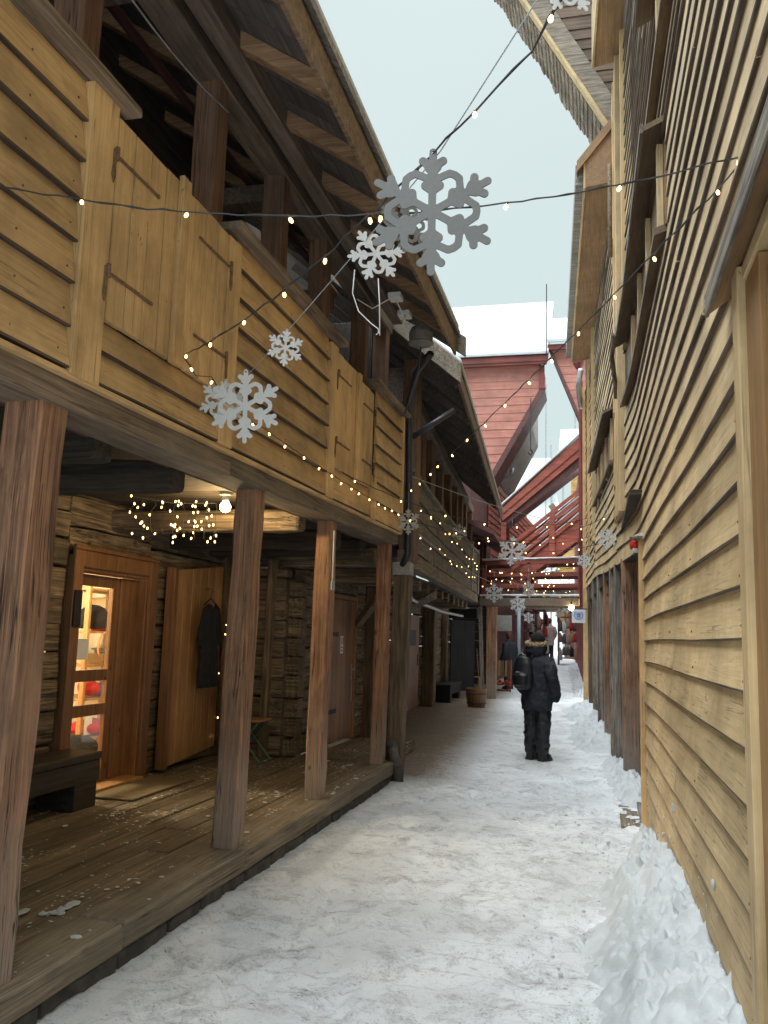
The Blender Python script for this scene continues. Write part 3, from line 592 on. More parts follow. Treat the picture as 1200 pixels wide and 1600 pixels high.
    b = MB(); b.box(-4.36, -4.30, 7.265, 7.545, .25, 2.06); b.build('door_side_panel', M['pine_dark'], R, bevel=.004)
    Q(lambda b: (b.box(-4.315, -4.303, 6.47, 6.51, 1.1, 1.25), b.tube([(-4.31, 6.49, 1.19), (-4.27, 6.49, 1.19), (-4.265, 6.57, 1.185)], .009, 6)), 'door_handle', M['black_iron'], dr)
    # open plank leaf beside the doorway
    b = MB(); p0, p1 = (-4.14, 8.02), (-4.2, 9.30); n = 6
    for k in range(n):
        t0, t1 = k/n, (k+1)/n-.004
        xa, ya = p0[0]+(p1[0]-p0[0])*t0, p0[1]+(p1[1]-p0[1])*t0; xb, yb = p0[0]+(p1[0]-p0[0])*t1, p0[1]+(p1[1]-p0[1])*t1
        zb0, zb1, zt0, zt1 = .25+.07*t0, .25+.07*t1, 2.2+.14*t0, 2.2+.14*t1
        b.hexa([(xa-.045, ya, zb0), (xa, ya, zb0), (xb, yb, zb1), (xb-.045, yb, zb1), (xa-.045, ya, zt0), (xa, ya, zt0), (xb, yb, zt1), (xb-.045, yb, zt1)])
    lf = b.build('open_door_leaf', M['pine'], R, bevel=.003)
    lf['label'] = 'knotty pine plank leaf standing open'
    boxpart('edge_rail', M['pine_dark'], lf, -4.20, -4.1, 7.93, 8.01, .24, 2.22)
    # plank door of the store
    d = MB(); n = 6
    for k in range(n): d.box(-3.335, -3.30, 10.6+k*.2, 10.6+k*.2+.196, .22, 2.06)
    pd = d.build('plank_door', M['plank_door'], R, bevel=.003)
    for z in (.62, 1.6): Q(lambda b: (b.box(-3.299, -3.288, 10.58, 11.0, z-.028, z+.028), b.tube([(-3.285, 10.57, z-.06), (-3.285, 10.57, z+.06)], .02, 8)), 'hinge', M['black_iron'], pd)
    Q(lambda b: (b.box(-3.299, -3.29, 11.66, 11.7, 1.0, 1.2), b.tube([(-3.29, 11.68, 1.13), (-3.25, 11.68, 1.13), (-3.245, 11.58, 1.13)], .01, 6), b.tube([(-3.285, 11.68, .7), (-3.285, 11.68, 1.0)], .008, 6)), 'door_handle', M['zinc'], pd)
    st = MB(); st.box(-3.2985, -3.292, 11.12, 11.24, 1.35, 1.58); st.cur = 1
    st.tube([(-3.2915, 11.18+.04*math.cos(a*.5236), 1.52+.04*math.sin(a*.5236)) for a in range(13)], .006, 5); st.box(-3.2915, -3.2895, 11.14, 11.22, 1.38, 1.40); st.box(-3.2915, -3.2895, 11.14, 11.22, 1.42, 1.44)
    st.build('notice_plate', [M['paper'], M['red_plastic']], pd)
    fr = MB(); fr.box(-3.36, -3.285, 10.52, 10.59, .2, 2.13); fr.box(-3.36, -3.285, 11.82, 11.89, .2, 2.13); fr.box(-3.36, -3.285, 10.592, 11.818, 2.07, 2.13); fr.build('store_door_frame', M['plank_door'], R, bevel=.004)
    b = MB(); b.prism([(-3.30, 10.75, 2.16), (-3.30, 11.6, 2.16), (-3.30, 11.55, 2.3), (-3.30, 11.3, 2.4), (-3.30, 11.0, 2.4), (-3.30, 10.8, 2.28)], (-.06, 0, 0)); b.build('carved_board', M['log_y'], R, bevel=.01)
    # downpipe in a boxed casing at the corner
    Q(lambda b: b.beam((-2.25, 9.93, 0), (-2.2, 9.93, 2.3), .19, .19, up=(0, 1, 0), seg=6, jit=.003, rng=r), 'pipe_casing', M['log_z'], R, bevel=.008)
    Q(lambda b: b.box(-2.32, -2.1, 9.83, 10.03, 2.305, 2.46), 'casing_collar', M['concrete'], R, bevel=.01)
    Q(lambda b: b.tube([(-1.72, 8.82, 4.62), (-1.95, 9.2, 4.55), (-2.12, 9.62, 4.3), (-2.13, 9.72, 4.0), (-2.12, 9.78, 2.9), (-2.13, 9.8, 2.55), (-2.2, 9.86, 2.42)], .042, 12), 'downpipe', M['pipe'], R, smooth=True)
    Q(lambda b: b.tube([(-2.1, 9.76, 3.93), (-1.62, 9.85, 4.27)], .036, 12), 'pipe_branch', M['pipe'], R, smooth=True)
    Q(lambda b: (b.tube([(-2.24, 9.75, .42), (-2.22, 9.7, .3), (-2.16, 9.66, .18), (-2.14, 9.66, .0)], .06, 12), b.tube([(-2.245, 9.745, .40), (-2.24, 9.735, .36)], .072, 12), b.tube([(-2.17, 9.665, .2), (-2.15, 9.66, .15)], .072, 12)), 'drain_bend', M['stone'], R, smooth=True)
    # little metal angle on the third post
    Q(lambda b: (b.box(-2.235, -2.225, 7.2, 7.23, 2.02, 2.5), b.box(-2.235, -2.222, 7.18, 7.26, 1.98, 2.06)), 'metal_bracket', M['zinc'], R)
    # the shop behind the glazed door
    sh = MB(); sh.box(-6.4, -6.36, 5.0, 9.3, .2, 2.6); sh.box(-6.36, -4.47, 9.26, 9.3, .2, 2.6); sh.box(-6.36, -4.47, 5.0, 5.04, .2, 2.6); sh.box(-6.36, -4.47, 5.04, 9.26, 2.56, 2.6); sh.box(-4.50, -4.475, 5.04, 6.42, .2, 2.56); sh.box(-4.50, -4.475, 7.58, 9.26, .2, 2.56); sh.box(-4.50, -4.475, 6.42, 7.58, 2.12, 2.56)
    sh.build('shop_room', M['shopwall'], R)
    Q(lambda b: b.box(-6.36, -4.42, 5.04, 9.26, .16, .2), 'shop_floor', M['pine'], R)
    # shell
    Q(lambda b: (b.box(-7.2, -7.1, -.6, 12.4, 0, 6.2), b.box(-7.1, -4.45, -.6, -.5, 0, 6.2), b.box(-7.1, -3.5, 12.32, 12.4, 0, 6.2)), 'rear_wall', M['dark'], R)
    return R
make_gallery_house()

def lamp_point(name, loc, watts, radius=.05, color=(1, .72, .36)):
    l = bpy.data.lights.new(name, 'POINT'); l.energy = watts; l.shadow_soft_size = radius; l.color = color
    o = bpy.data.objects.new(name, l); COL.objects.link(o); o.location = loc; return o
def make_porch_things():
    r = random.Random(21)
    # bare bulb
    t = thing('ceiling_bulb', (-2.93, 6.45, 2.56), 'bare glowing round bulb in a socket under the porch ceiling', 'lamp')
    Q(lambda b: b.ball((-2.93, 6.45, 2.60), .045), 'bulb', M['lamp_glow'], t, smooth=True)
    Q(lambda b: b.lathe((-2.93, 6.45, 2.64), [(.02, 0), (.03, .01), (.03, .05), (.05, .06), (.05, .075)], 12), 'socket', M['white_plastic'], t)
    lo = lamp_point('bulb_light', (-2.93, 6.45, 2.5), 15, .05); lo.parent = t; lo.location = Vector((0, 0, -.06))
    # shop lamp
    t = thing('shop_lamp', (-5.3, 6.9, 2.42), 'pendant lamp lighting the shop behind the glazed door', 'lamp')
    Q(lambda b: b.lathe((-5.3, 6.9, 2.36), [(.15, 0), (.12, .06), (.03, .12), (.02, .2)], 16), 'lamp_shade', M['white_plastic'], t, smooth=True)
    Q(lambda b: b.ball((-5.3, 6.9, 2.36), .05), 'bulb', M['lamp_glow'], t, smooth=True)
    lo = lamp_point('shop_light', (-5.3, 6.9, 2.2), 120, .12, (1, .84, .56)); lo.parent = t; lo.location = Vector((0, 0, -.2))
    # shop shelf and goods seen through the panes
    t = thing('shop_shelf', (-5.4, 8.6, .2), 'pine shelf unit behind the glazed shop door', 'shelf')
    for y in (8.16, 9.2):
        for x in (-5.2, -5.6): boxpart('upright', M['pine'], t, x-.025, x+.025, y-.025, y+.025, .2, 2.05)
    for z in (.45, .85, 1.2, 1.55, 2.0): boxpart('shelf_board', M['pine'], t, -5.63, -5.17, 8.14, 9.22, z-.012, z+.012)
    def cloth(name, m, c, s, label, cat, seed):
        b = MB(); b.ball(c, 1, s[0], s[1], s[2], 18, 10); b.v = [(x+.03*mnoise.noise((x*9, y*9, z*9+seed)), y+.03*mnoise.noise((x*9+7, y*9, z*9+seed)), max(c[2]-s[2]*.6, z+.03*mnoise.noise((x*9, y*9+5, z*9)))) for x, y, z in b.v]
        tag(b.build(name, m, smooth=True), label, cat)
    cloth('gloves', M['knit'], (-5.3, 8.42, 1.68), (.17, .22, .16), 'heap of dark gloves on the upper shelf behind the shop door', 'gloves', 1)
    cloth('knit_cap', M['red_wool'], (-5.25, 8.36, .95), (.12, .12, .1), 'red knitted cap on the middle shelf behind the shop door', 'cap', 2)
    cloth('folded_scarf', M['red_wool'], (-5.3, 8.5, .535), (.17, .3, .09), 'folded red scarf on the lower shelf behind the shop door', 'scarf', 3)
    cloth('bag', M['knit'], (-5.1, 8.0, .36), (.15, .3, .16), 'dark soft bag on the shop floor behind the lowest pane', 'bag', 4)
    b = MB(); b.box(-5.5, -5.25, 8.3, 8.6, 1.212, 1.32); b.cur = 1; b.box(-5.48, -5.3, 8.35, 8.5, 1.322, 1.36); tag(b.build('gift_box', [M['cardboard'], M['paper']], bevel=.004), 'small cardboard gift box on the shelf under the gloves', 'box')
    for nm, m, c, d, lab, cat in (('folded_sweater', 'beige_coat', (-5.35, 8.85, 1.27), (.14, .16, .055), 'folded beige sweater on the shelf beside the gift box', 'sweater'), ('folded_sweater', 'red_wool', (-5.35, 8.85, 1.6), (.14, .16, .045), 'folded red sweater beside the dark gloves', 'sweater'), ('toy_box', 'un_blue', (-5.3, 8.62, .93), (.08, .07, .07), 'small blue box beside the red cap in the shop', 'box'), ('card_stand', 'paper', (-5.2, 8.32, .58), (.01, .06, .1), 'white card standing on the lowest shop shelf', 'card'), ('storage_box', 'cardboard', (-5.35, 8.7, 1.83), (.1, .13, .1), 'brown storage box high on the shop shelf', 'box')):
        b = MB(); b.box(c[0]-d[0], c[0]+d[0], c[1]-d[1], c[1]+d[1], c[2]-d[2], c[2]+d[2]-.004)
        if nm == 'folded_sweater': b.box(c[0]-d[0]*.9, c[0]+d[0]*.97, c[1]-d[1]*.95, c[1]+d[1]*.9, c[2]+d[2], c[2]+d[2]+.05)
        tag(b.build(nm, M[m], bevel=.012 if nm == 'folded_sweater' else .003, segs=2), lab, cat)
    tag(Q(lambda b: b.tube([(-5.12, 8.42+.15*math.cos(a*.314), 1.40+.15*math.sin(a*.314)) for a in range(21)], .012, 6), 'hoop_wreath', M['pine'], None, smooth=True), 'thin wooden hoop wreath hanging before the shop shelf', 'wreath')
    tag(Q(lambda b: b.box(-4.335, -4.331, 6.68, 6.84, 1.32, 1.5), 'door_notice', M['paper'], None), 'white paper notice stuck to the glass of the shop door', 'notice')
    tag(Q(lambda b: b.box(-4.163, -4.145, 6.31, 6.41, 1.6, 1.9), 'wall_plaque', M['black_iron'], None, bevel=.004), 'black plaque on the left jamb of the shop door', 'plaque')
    # bench
    t = thing('box_bench', (-3.95, 5.6, .2), 'low dark brown plank bench beside the shop door', 'bench')
    boxpart('seat', M['dark'], t, -4.22, -3.86, 4.5, 6.42, .56, .62, bevel=.008)
    boxpart('apron', M['dark'], t, -3.90, -3.865, 4.52, 6.40, .40, .557)
    for y in (4.55, 6.08): boxpart('leg', M['dark'], t, -4.2, -3.87, y, y+.3, .2, .557 if y < 5 else .555)
    tag(Q(lambda b: b.box(-4.12, -3.68, 6.62, 7.75, .203, .222), 'doormat', M['mat_fibre'], None, bevel=.006), 'brown coir doormat on the porch boards before the shop door', 'doormat')
    # dress on a hanger
    t = thing('hanging_dress', (-4.09, 8.7, 1.05), 'long black T-shirt dress on a hanger on the open pine door leaf', 'dress')
    hz = 1.93
    b = MB(); n = 22
    outl = [(-.10, 1.88), (-.20, 1.84), (-.28, 1.62), (-.29, 1.48), (-.18, 1.46), (-.19, 1.25), (-.21, 1.1), (-.21, 1.0)]
    L = lambda z: np.interp(-z, [-q[1] for q in outl], [q[0] for q in outl])
    rows = [1.88-.044*i for i in range(21)]; vs = []; cols = 15
    for z in rows:
        w = abs(L(z))
        for c in range(cols):
            s = -1+2*c/(cols-1); y = 8.70+s*w
            zz = z-(.05*(1-abs(s))**2 if z > 1.85 else 0)+(.02*math.sin(s*5) if z < .9 else 0)
            x = -4.055+.02*(1-s*s)+.014*math.sin(s*11+z*3)*(1 if z < 1.5 else .3)
            vs.append((x, y, zz))
    fs = [(i*cols+c, i*cols+c+1, (i+1)*cols+c+1, (i+1)*cols+c) for i in range(20) for c in range(cols-1)]
    b.add(vs, fs); o = b.build('dress_cloth', M['navy'], t, smooth=True); m = o.modifiers.new('thick', 'SOLIDIFY'); m.thickness = .02
    Q(lambda b: (b.tube([(-4.06, 8.54, 1.87), (-4.06, 8.70, 1.95), (-4.06, 8.86, 1.87)], .008, 6), b.tube([(-4.06, 8.70, 1.95), (-4.06, 8.70, 2.0), (-4.06, 8.73, 2.025), (-4.07, 8.72, 2.05), (-4.13, 8.70, 2.05)], .005, 6)), 'hanger', M['black_iron'], t)
    p = MB(); rr = random.Random(4)
    for k in range(24):
        y = 8.60+.2*rr.random(); z = 1.5+.1*rr.random(); h = .01+.03*rr.random(); p.box(-4.026, -4.0235, y, y+.006, z, z+h)
    p.build('print', M['black_iron'] if False else plain('faded_grey_print', (.09, .09, .09), .8), t)
    # green folding chair
    t = thing('folding_chair', (-3.72, 9.2, .2), 'green framed folding chair with a wooden seat behind the second porch post', 'chair')
    boxpart('seat', M['pine'], t, -3.95, -3.55, 9.0, 9.36, .63, .65)
    boxpart('backrest', M['green_metal'], t, -3.98, -3.96, 9.0, 9.36, .86, 1.04)
    for y in (9.02, 9.34):
        Q(lambda b: b.tube([(-3.53, y, .2), (-3.75, y, .45), (-3.97, y, .72), (-3.97, y, 1.05)], .009, 6), 'leg', M['green_metal'], t)
        Q(lambda b: b.tube([(-3.95, y, .2), (-3.75, y, .42), (-3.57, y, .62)], .009, 6), 'leg', M['green_metal'], t)
    Q(lambda b: b.tube([(-3.53, 9.02, .215), (-3.53, 9.34, .215)], .007, 6), 'stretcher', M['green_metal'], t)
    # snow bits trodden on to the porch
    b = MB(); rr = random.Random(9)
    for k in range(150):
        x = -2.25-1.5*rr.random()**1.6; y = 2.9+6.7*rr.random(); s = .004+.014*rr.random()**3
        if k < 26: x = -2.62+rr.gauss(0, .05); y = 3.98+rr.gauss(0, .1); s *= 1.5
        b.ball((x, y, .212), s, 1+rr.random(), 1+1.5*rr.random(), .45, 6, 4)
    tag(b.build('snow_crumbs', M['snow']), 'crumbs of trodden snow on the porch boards', 'snow', kind='stuff')
make_porch_things()

# ------------------------------------------------------------------ second house on the left (grey gallery)
XL2 = lambda y: -1.69-.054*y
def make_grey_house():
    R = thing('grey_gallery_house', (XL2(15), 15.5, 0), 'grey weathered timber house with sagging gallery boards further down the left side', 'house')
    r = random.Random(31)
    b = MB(); y0, y1 = 10.35, 21.0
    b.beam((XL2(y0)-.05, y0, 2.555), (XL2(y1)-.05, y1, 2.555), .16, .19, seg=16, jit=.006, rng=r); b.build('gallery_sill', M['beam_y'], R, bevel=.008)
    b = MB(); clap(b, XL2, y0, y1, 2.66, 3.62, .24, 1, lip=.025, rng=r, dz=lambda y, z: -.05*math.sin((y-y0)/(y1-y0)*math.pi)*(z-2.6), seg=20, jit=.008); b.build('cladding', [M['grey_y'], M['log_dark']], R)
    b = MB(); wall_slab(b, XL2, y0, y1, 2.66, 3.5, .05, 1); b.build('wall_backing', M['dark'], R)
    b = MB(); n = 14
    for k in range(n):
        a, c = y0+(y1-y0)*k/n, y0+(y1-y0)*(k+1)/n; f = lambda y: 3.66-.05*math.sin((y-y0)/(y1-y0)*math.pi)
        b.beam((XL2(a), a, f(a)), (XL2(c), c, f(c)), .12, .05)
    b.build('rail_cap', M['grey_y'], R)
    for y in (20.95, 19.2): 
        Q(lambda b: b.beam((XL2(y)+.03, y, 2.66), (XL2(y)+.03, y, 3.75), .05, .14, up=(0, 1, 0)), 'upright_board', M['grey_z'], R, bevel=.004)
    # posts of the gallery
    Q(lambda b: b.beam((-2.27, 10.5, 2.5), (-2.27, 10.5, 5.1), .2, .24, up=(0, 1, 0), seg=6, jit=.004, rng=r), 'corner_post', M['post_plain'], R, bevel=.008)
    for y, w in ((12.6, .3), (13.5, .34), (15.0, .2), (16.2, .22), (17.4, .18), (18.5, .2), (19.6, .18), (20.8, .2)):
        x = XL2(y)-.22; b = MB(); b.beam((x, y, 2.7), (x+r.uniform(-.02, .02), y, 4.75), .18, w, up=(0, 1, 0), seg=5, jit=.006, rng=r); b.build('gallery_post', M['post_plain'], R, bevel=.008)
    Q(lambda b: b.beam((XL2(10)-.2, 10.3, 4.86), (XL2(21)-.2, 21, 4.72), .2, .2, seg=10, jit=.008, rng=r), 'wall_plate', M['beam_dark'], R, bevel=.01)
    boxpart('gallery_floor', M['soffit'], R, -4.3, -2.9, 10.4, 21.0, 2.5, 2.58)
    b = MB(); z = 2.6
    while z < 6: b.beam((-4.2, 10.0, z+.12), (-4.4, 21, z+.12), .14, .24, seg=6, jit=.008, rng=r); z += .245
    b.build('gallery_back_wall', M['gallery_wall'], R, bevel=.01)
    for y, z in ((12.0, 3.75), (13.0, 3.75)): boxpart('lit_beam', M['yellow_x'], R, -4.0, -3.0, y, y+.1, z, z+.14)  # yellow board colour stands for warm light on these beams
    # joists under the gallery
    y = 10.7
    while y < 21:
        Q(lambda b: b.beam((-4.0, y, 2.36), (XL2(y)-.16, y, 2.36), .17, .17, seg=5, jit=.01, rng=r), 'joist', M['log_x'], R, bevel=.015); y += .95
    Q(lambda b: b.tube([(-2.36, 10.1, 2.22), (-2.7, 13, 2.14), (-2.95, 17, 2.10), (-3.1, 20.6, 2.12)], .028, 8), 'conduit', M['zinc'], R, smooth=True)
    Q(lambda b: b.beam((-2.6, 10.9, 2.28), (-3.2, 11.6, 1.75), .09, .1), 'brace', M['beam_y'], R, bevel=.006)
    Q(lambda b: b.beam((-3.6, 12.5, 1.5), (-2.5, 13.6, 2.27), .1, .12), 'brace', M['grey_y'], R, bevel=.006)
    # ground floor
    def logs(b, p0, p1, z0, z1, w=.2):
        z = z0
        while z < z1-.05:
            h = min(r.uniform(.2, .27), z1-z); b.beam((p0[0], p0[1], z+h/2), (p1[0], p1[1], z+h/2), w+r.uniform(-.02, .02), h-.012, seg=6, jit=.011, rng=r); z += h
    b = MB(); logs(b, (-3.95, 12.4), (-4.05, 18.45), .0, 2.4); logs(b, (-4.08, 19.95), (-4.12, 24.0), 0, 2.4); logs(b, (-4.05, 18.45), (-4.08, 19.95), 2.12, 2.4)
    b.build('log_wall', M['log_y'], R, bevel=.016)
    d = MB()
    for k in range(6): d.box(-4.05, -4.0, 18.5+k*.235, 18.5+k*.235+.23, .02, 2.08)
    pd = d.build('plank_door', M['rose_door'], R, bevel=.004)
    Q(lambda b: (b.box(-4.0, -3.99, 18.8, 19.5, 1.4, 1.75), b.box(-4.0, -3.985, 19.7, 19.74, .95, 1.2)), 'door_handle', M['black_iron'], pd)
    Q(lambda b: b.beam((-3.85, 20.35, 0), (-3.83, 20.35, 2.4), .3, .36, up=(0, 1, 0), seg=6, jit=.012, rng=r), 'wall_upright', M['log_z'], R, bevel=.02)
    Q(lambda b: b.beam((-3.95, 23.0, 0), (-3.95, 23.0, 2.4), .2, .26, up=(0, 1, 0), seg=6, jit=.012, rng=r), 'wall_upright', M['log_z'], R, bevel=.02)
    b = MB(); b.hexa([(-4.02, 24.4, .05), (-3.98, 24.37, .05), (-3.42, 25.15, .05), (-3.46, 25.18, .05), (-4.02, 24.4, 2.1), (-3.98, 24.37, 2.1), (-3.42, 25.15, 2.1), (-3.46, 25.18, 2.1)])
    bd = b.build('open_door_leaf', M['black_door'], R, bevel=.006); bd['label'] = 'black door leaf standing open'
    Q(lambda b: b.box(-4.4, -3.2, 23.9, 24.3, 2.15, 2.42), 'dark_lintel', M['black_door'], R)
    b = MB(); logs(b, (-4.4, 27.2), (-3.1, 27.2), 0, 3.2); b.build('passage_back_wall', M['log_dark'], R, bevel=.012)
    b = MB(); logs(b, (-4.5, 24.0), (-4.5, 27.3), 0, 3.2); b.build('passage_side_wall', M['log_y'], R, bevel=.012)
    boxpart('passage_ceiling', M['log_dark'], R, -4.6, -3.0, 23.0, 27.3, 2.6, 2.7)
    Q(lambda b: b.box(-7, -6.9, 12.5, 27.3, 0, 6), 'rear_wall', M['dark'], R)
    # roof
    def XE(y): return -1.0-.054*y
    def ZE(y): return 4.69-.03*(y-10.3)
    def slab(b, o0, o1, up, t, y0, y1):
        p = []
        for y, o in ((y0, o1), (y0, o0), (y1, o0), (y1, o1)): p.append((XE(y)-o, y, ZE(y)+o*.85+up))
        b.hexa(p+[(q[0], q[1], q[2]+t) for q in p])
    b = MB(); y = 9.75
    while y < 19.6:
        k = r.uniform(.2, .26); slab(b, .03, 4.0, r.uniform(-.003, .003), .03, y+.003, min(y+k, 19.7)-.003); y += k
    ro = b.build('roof', M['soffit'], R)
    b = MB(); slab(b, 0, 4.0, .035, .05, 9.75, 19.7); b.build('roof_covering', M['grey_shingle'], ro)
    b = MB(); slab(b, .0, 4.0, .09, .07, 9.78, 19.68); b.build('roof_snow', M['snow'], ro, bevel=.02)
    y = 10.3
    while y < 19.6:
        b = MB(); b.beam((XE(y)-.1, y, ZE(y)+.1*.85-.06), (XE(y)-2.6, y, ZE(y)+2.6*.85-.06), .09, .1); b.build('rafter', M['beam_dark'], R); y += .85
    Q(lambda b: b.beam((XE(9.75)-.02, 9.75, 4.62), (XE(19.7)-.02, 19.7, ZE(19.7)-.07), .03, .18, seg=10, jit=.004, rng=r), 'fascia_board', M['soffit_x'], R)
    b = MB(); x, z = XE(9.7)-.0, ZE(9.7)
    b.prism([(x, 9.70, z-.16), (x, 9.70, z+.09), (x-2.6, 9.70, z+2.6*.85+.09), (x-2.6, 9.70, z+2.6*.85-.16)], (0, .04, 0)); b.build('barge_board', M['grey_y'], R, bevel=.005)
    b = MB(); b.box(-4.3, -2.35, 10.3, 10.36, 3.9, 4.95); b.build('gable_boards', M['soffit'], R)
    return R
make_grey_house()
def make_grey_house_things():
    t = thing('box_bench', (-3.7, 22.0, 0), 'small black box bench beside the open black door', 'bench')
    boxpart('seat', M['black_door'], t, -3.9, -3.45, 21.2, 23.0, .40, .46)
    for y in (21.25, 22.6): boxpart('leg', M['black_door'], t, -3.88, -3.47, y, y+.3, .0, .398)
    boxpart('apron', M['black_door'], t, -3.50, -3.47, 21.56, 22.59, .22, .398)
    t = thing('broom', (-3.3, 25.2, 0), 'straw broom leaning by the open black door', 'broom')
    Q(lambda b: b.tube([(-3.3, 25.25, .45), (-3.38, 25.32, 1.3)], .014, 6), 'handle', M['pine'], t)
    Q(lambda b: b.lathe((-3.29, 25.24, .03), [(.11, 0), (.1, .1), (.05, .3), (.03, .45)], 12, 1, .5), 'bristles', M['cardboard'], t)
make_grey_house_things()

# ------------------------------------------------------------------ long house on the right
def XR(y): return .555-.015*y if y < 9 else .42-.05*(y-9)
def dzr(y, z): return .37*smoothstep(8.4, 20, y)*max(0, 1-max(0, z-2.5)/3.5)+.012*math.sin(y*1.1+z*.6)*smoothstep(4, 8, y)
def make_right_house():
    R = thing('clapboard_house', (.6, 12, 0), 'tall pale ochre clapboard house with long ledges and an arcade on the right side', 'house')
    r = random.Random(41)
    b = MB(); clap(b, XR, 3.064, 8.06, .0, 2.52, .18, -1, lip=.027, rng=r, dz=dzr, seg=16, jit=.0022)
    rn = random.Random(19); b.cur = 2
    for k in range(14):
        for y in (3.2, 4.6, 5.75, 6.9, 7.95):
            z = .045+k*.18; yy = y+rn.uniform(-.015, .015); b.ball((XR(yy)-.022, yy, z+dzr(yy, z)+rn.uniform(-.006, .006)), .006, .7, 1, 1, 6, 4)
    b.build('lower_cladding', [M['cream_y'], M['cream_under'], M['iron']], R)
    # upper walls bay by bay
    b = MB()
    clap(b, XR, 3.064, 10.35, 2.52, 2.9, .18, -1, lip=.024, rng=r, dz=dzr, seg=26, jit=.0025)
    clap(b, XR, .2, 10.35, 2.9, 4.28, .176, -1, lip=.024, rng=r, dz=dzr, seg=26, jit=.0025)
    clap(b, XR, .2, 10.35, 5.0, 8.9, .165, -1, lip=.024, rng=r, dz=dzr, seg=26, jit=.0025)
    clap(b, XR, .2, 5.5, 4.28, 5.0, .17, -1, lip=.024, rng=r, dz=dzr, seg=8, jit=.004)
    clap(b, XR, 11.75, 17.2, 2.52, 4.05, .176, -1, lip=.023, rng=r, dz=dzr, seg=16, jit=.005)
    clap(b, XR, 11.75, 17.2, 4.75, 8.0, .17, -1, lip=.023, rng=r, dz=dzr, seg=16, jit=.005)
    clap(b, XR, 17.9, 21.9, 2.52, 8.0, .176, -1, lip=.023, rng=r, dz=dzr, seg=12, jit=.005)
    clap(b, XR, 10.35, 11.75, 2.52, 3.1, .176, -1, lip=.023, rng=r, dz=dzr, seg=6, jit=.004)
    clap(b, XR, 17.2, 17.9, 2.52, 3.3, .176, -1, lip=.023, rng=r, dz=dzr, seg=4, jit=.004)
    b.build('upper_cladding', [M['cream_y'], M['cream_under']], R)
    b = MB(); wall_slab(b, XR, 3.07, 8.1, -.05, 2.5, .12, -1); wall_slab(b, XR, .2, 22.2, 2.9, 8.9, .12, -1, 24); b.build('wall_backing', M['dark'], R)
    b = MB(); wall_slab(b, XR, 3.08, 22.2, 2.56, 2.9, .12, -1, 16); b.build('arcade_beam', M['dark'], R)
    def band(name, m, y0, y1, z0, z1, d, up=0, seg=6, bev=.005, d0=.0):
        b = MB(); w = MB()
        for k in range(seg):
            a, c = y0+(y1-y0)*k/seg, y0+(y1-y0)*(k+1)/seg; xa, xc = XR(a), XR(c); da, dc = dzr(a, z0), dzr(c, z0)
            b.hexa([(xa-d, a, z0+da), (xa-d0, a, z0+da+up), (xc-d0, c, z0+dc+up), (xc-d, c, z0+dc), (xa-d, a, z1+da), (xa-d0, a, z1+da+up), (xc-d0, c, z1+dc+up), (xc-d, c, z1+dc)])
        return b.build(name, m, R)
    # long window heads and sills with the shuttered lights between them
    for y0, y1, zs, zh in ((5.55, 10.0, 4.3, 4.96), (12.05, 17.0, 4.02, 4.72), (3.6, 6.2, 5.45, 6.2),):
        band('window_head', M['brown_y'], y0, y1, zh, zh+.04, .15, .07)
        band('head_edge', M['grey_y'], y0, y1, zh-.012, zh+.055, .172, d0=.152)
        band('window_sill', M['brown_y'], y0+.1, y1+.1, zs-.03, zs+.02, .085, .03)
        w = band('window_shutters', M['tan_y'], y0+.1, y1-.1, zs+.025, zh-.005, .012, d0=-.06)
        k = y0+.15
        while k < y1-.1:
            boxpart('window_frame', M['cream_z'], R, XR(k)-.055, XR(k)-.014, k, k+.09, zs+.03, zh-.01); k += (y1-y0-.2)/4
    # uprights
    for y0, y1, z0, z1, d, m in ((10.42, 10.95, 3.1, 9.0, .055, 'cream_z'), (10.97, 11.7, 3.1, 9.0, .04, 'ochre_z'), (17.25, 17.85, 3.3, 8.0, .05, 'cream_z'), (21.85, 22.25, .0, 8.0, .06, 'ochre_z'), (9.95, 10.2, 5.0, 9.0, .03, 'cream_z'), (19.5, 19.7, 3.2, 8.0, .05, 'ochre_z')):
        x = XR((y0+y1)/2); boxpart('upright_board', M[m], R, x-d-.02, x+.03, y0, y1, z0+ (dzr(y0, z0) if z0 else 0), z1)
    for z in (3.55, 4.5, 6.5): boxpart('patch_board', M['cream_z'], R, XR(11.3)-.075, XR(11.3)-.06, 11.1, 11.5, z, z+.35)
    boxpart('corner_board', M['ochre_z'], R, XR(8.1)-.06, XR(8.1)+.1, 8.07, 8.22, -.05, 2.53)
    Q(lambda b: b.lathe((XR(8.14)-.0, 8.14, 2.532), [(.13, 0), (.14, .02), (.05, .06)], 12), 'post_cap', M['grey_z'], R)
    # doorway at the near end
    boxpart('door_casing', M['cream_z'], R, .462, .55, 2.94, 3.06, -.05, 2.86)
    boxpart('door_casing_inner', M['door_brown'], R, .487, .57, 2.70, 2.937, -.05, 2.80)
    dl = Q(lambda b: [b.box(.505, .57, 2.69-.22*(k+1)+.004, 2.69-.22*k, .0, 2.75) for k in range(11)], 'door_leaf', M['door_brown'], R, bevel=.004)
    Q(lambda b: b.box(.478, .56, .4, 2.936, 2.805, 2.86), 'door_head', M['cream_y'], R, bevel=.004)
    b = MB(); b.prism([(.53, 3.3, 2.91), (.53, 3.3, 2.96), (.42, 3.3, 2.87), (.42, 3.3, 2.83)], (0, -3.0, 0)); b.build('door_canopy', M['tan_y'], R, bevel=.003)
    b = MB(); b.box(.403, .418, .3, 3.31, 2.82, 2.90); b.build('canopy_edge', M['grey_y'], R, bevel=.003)
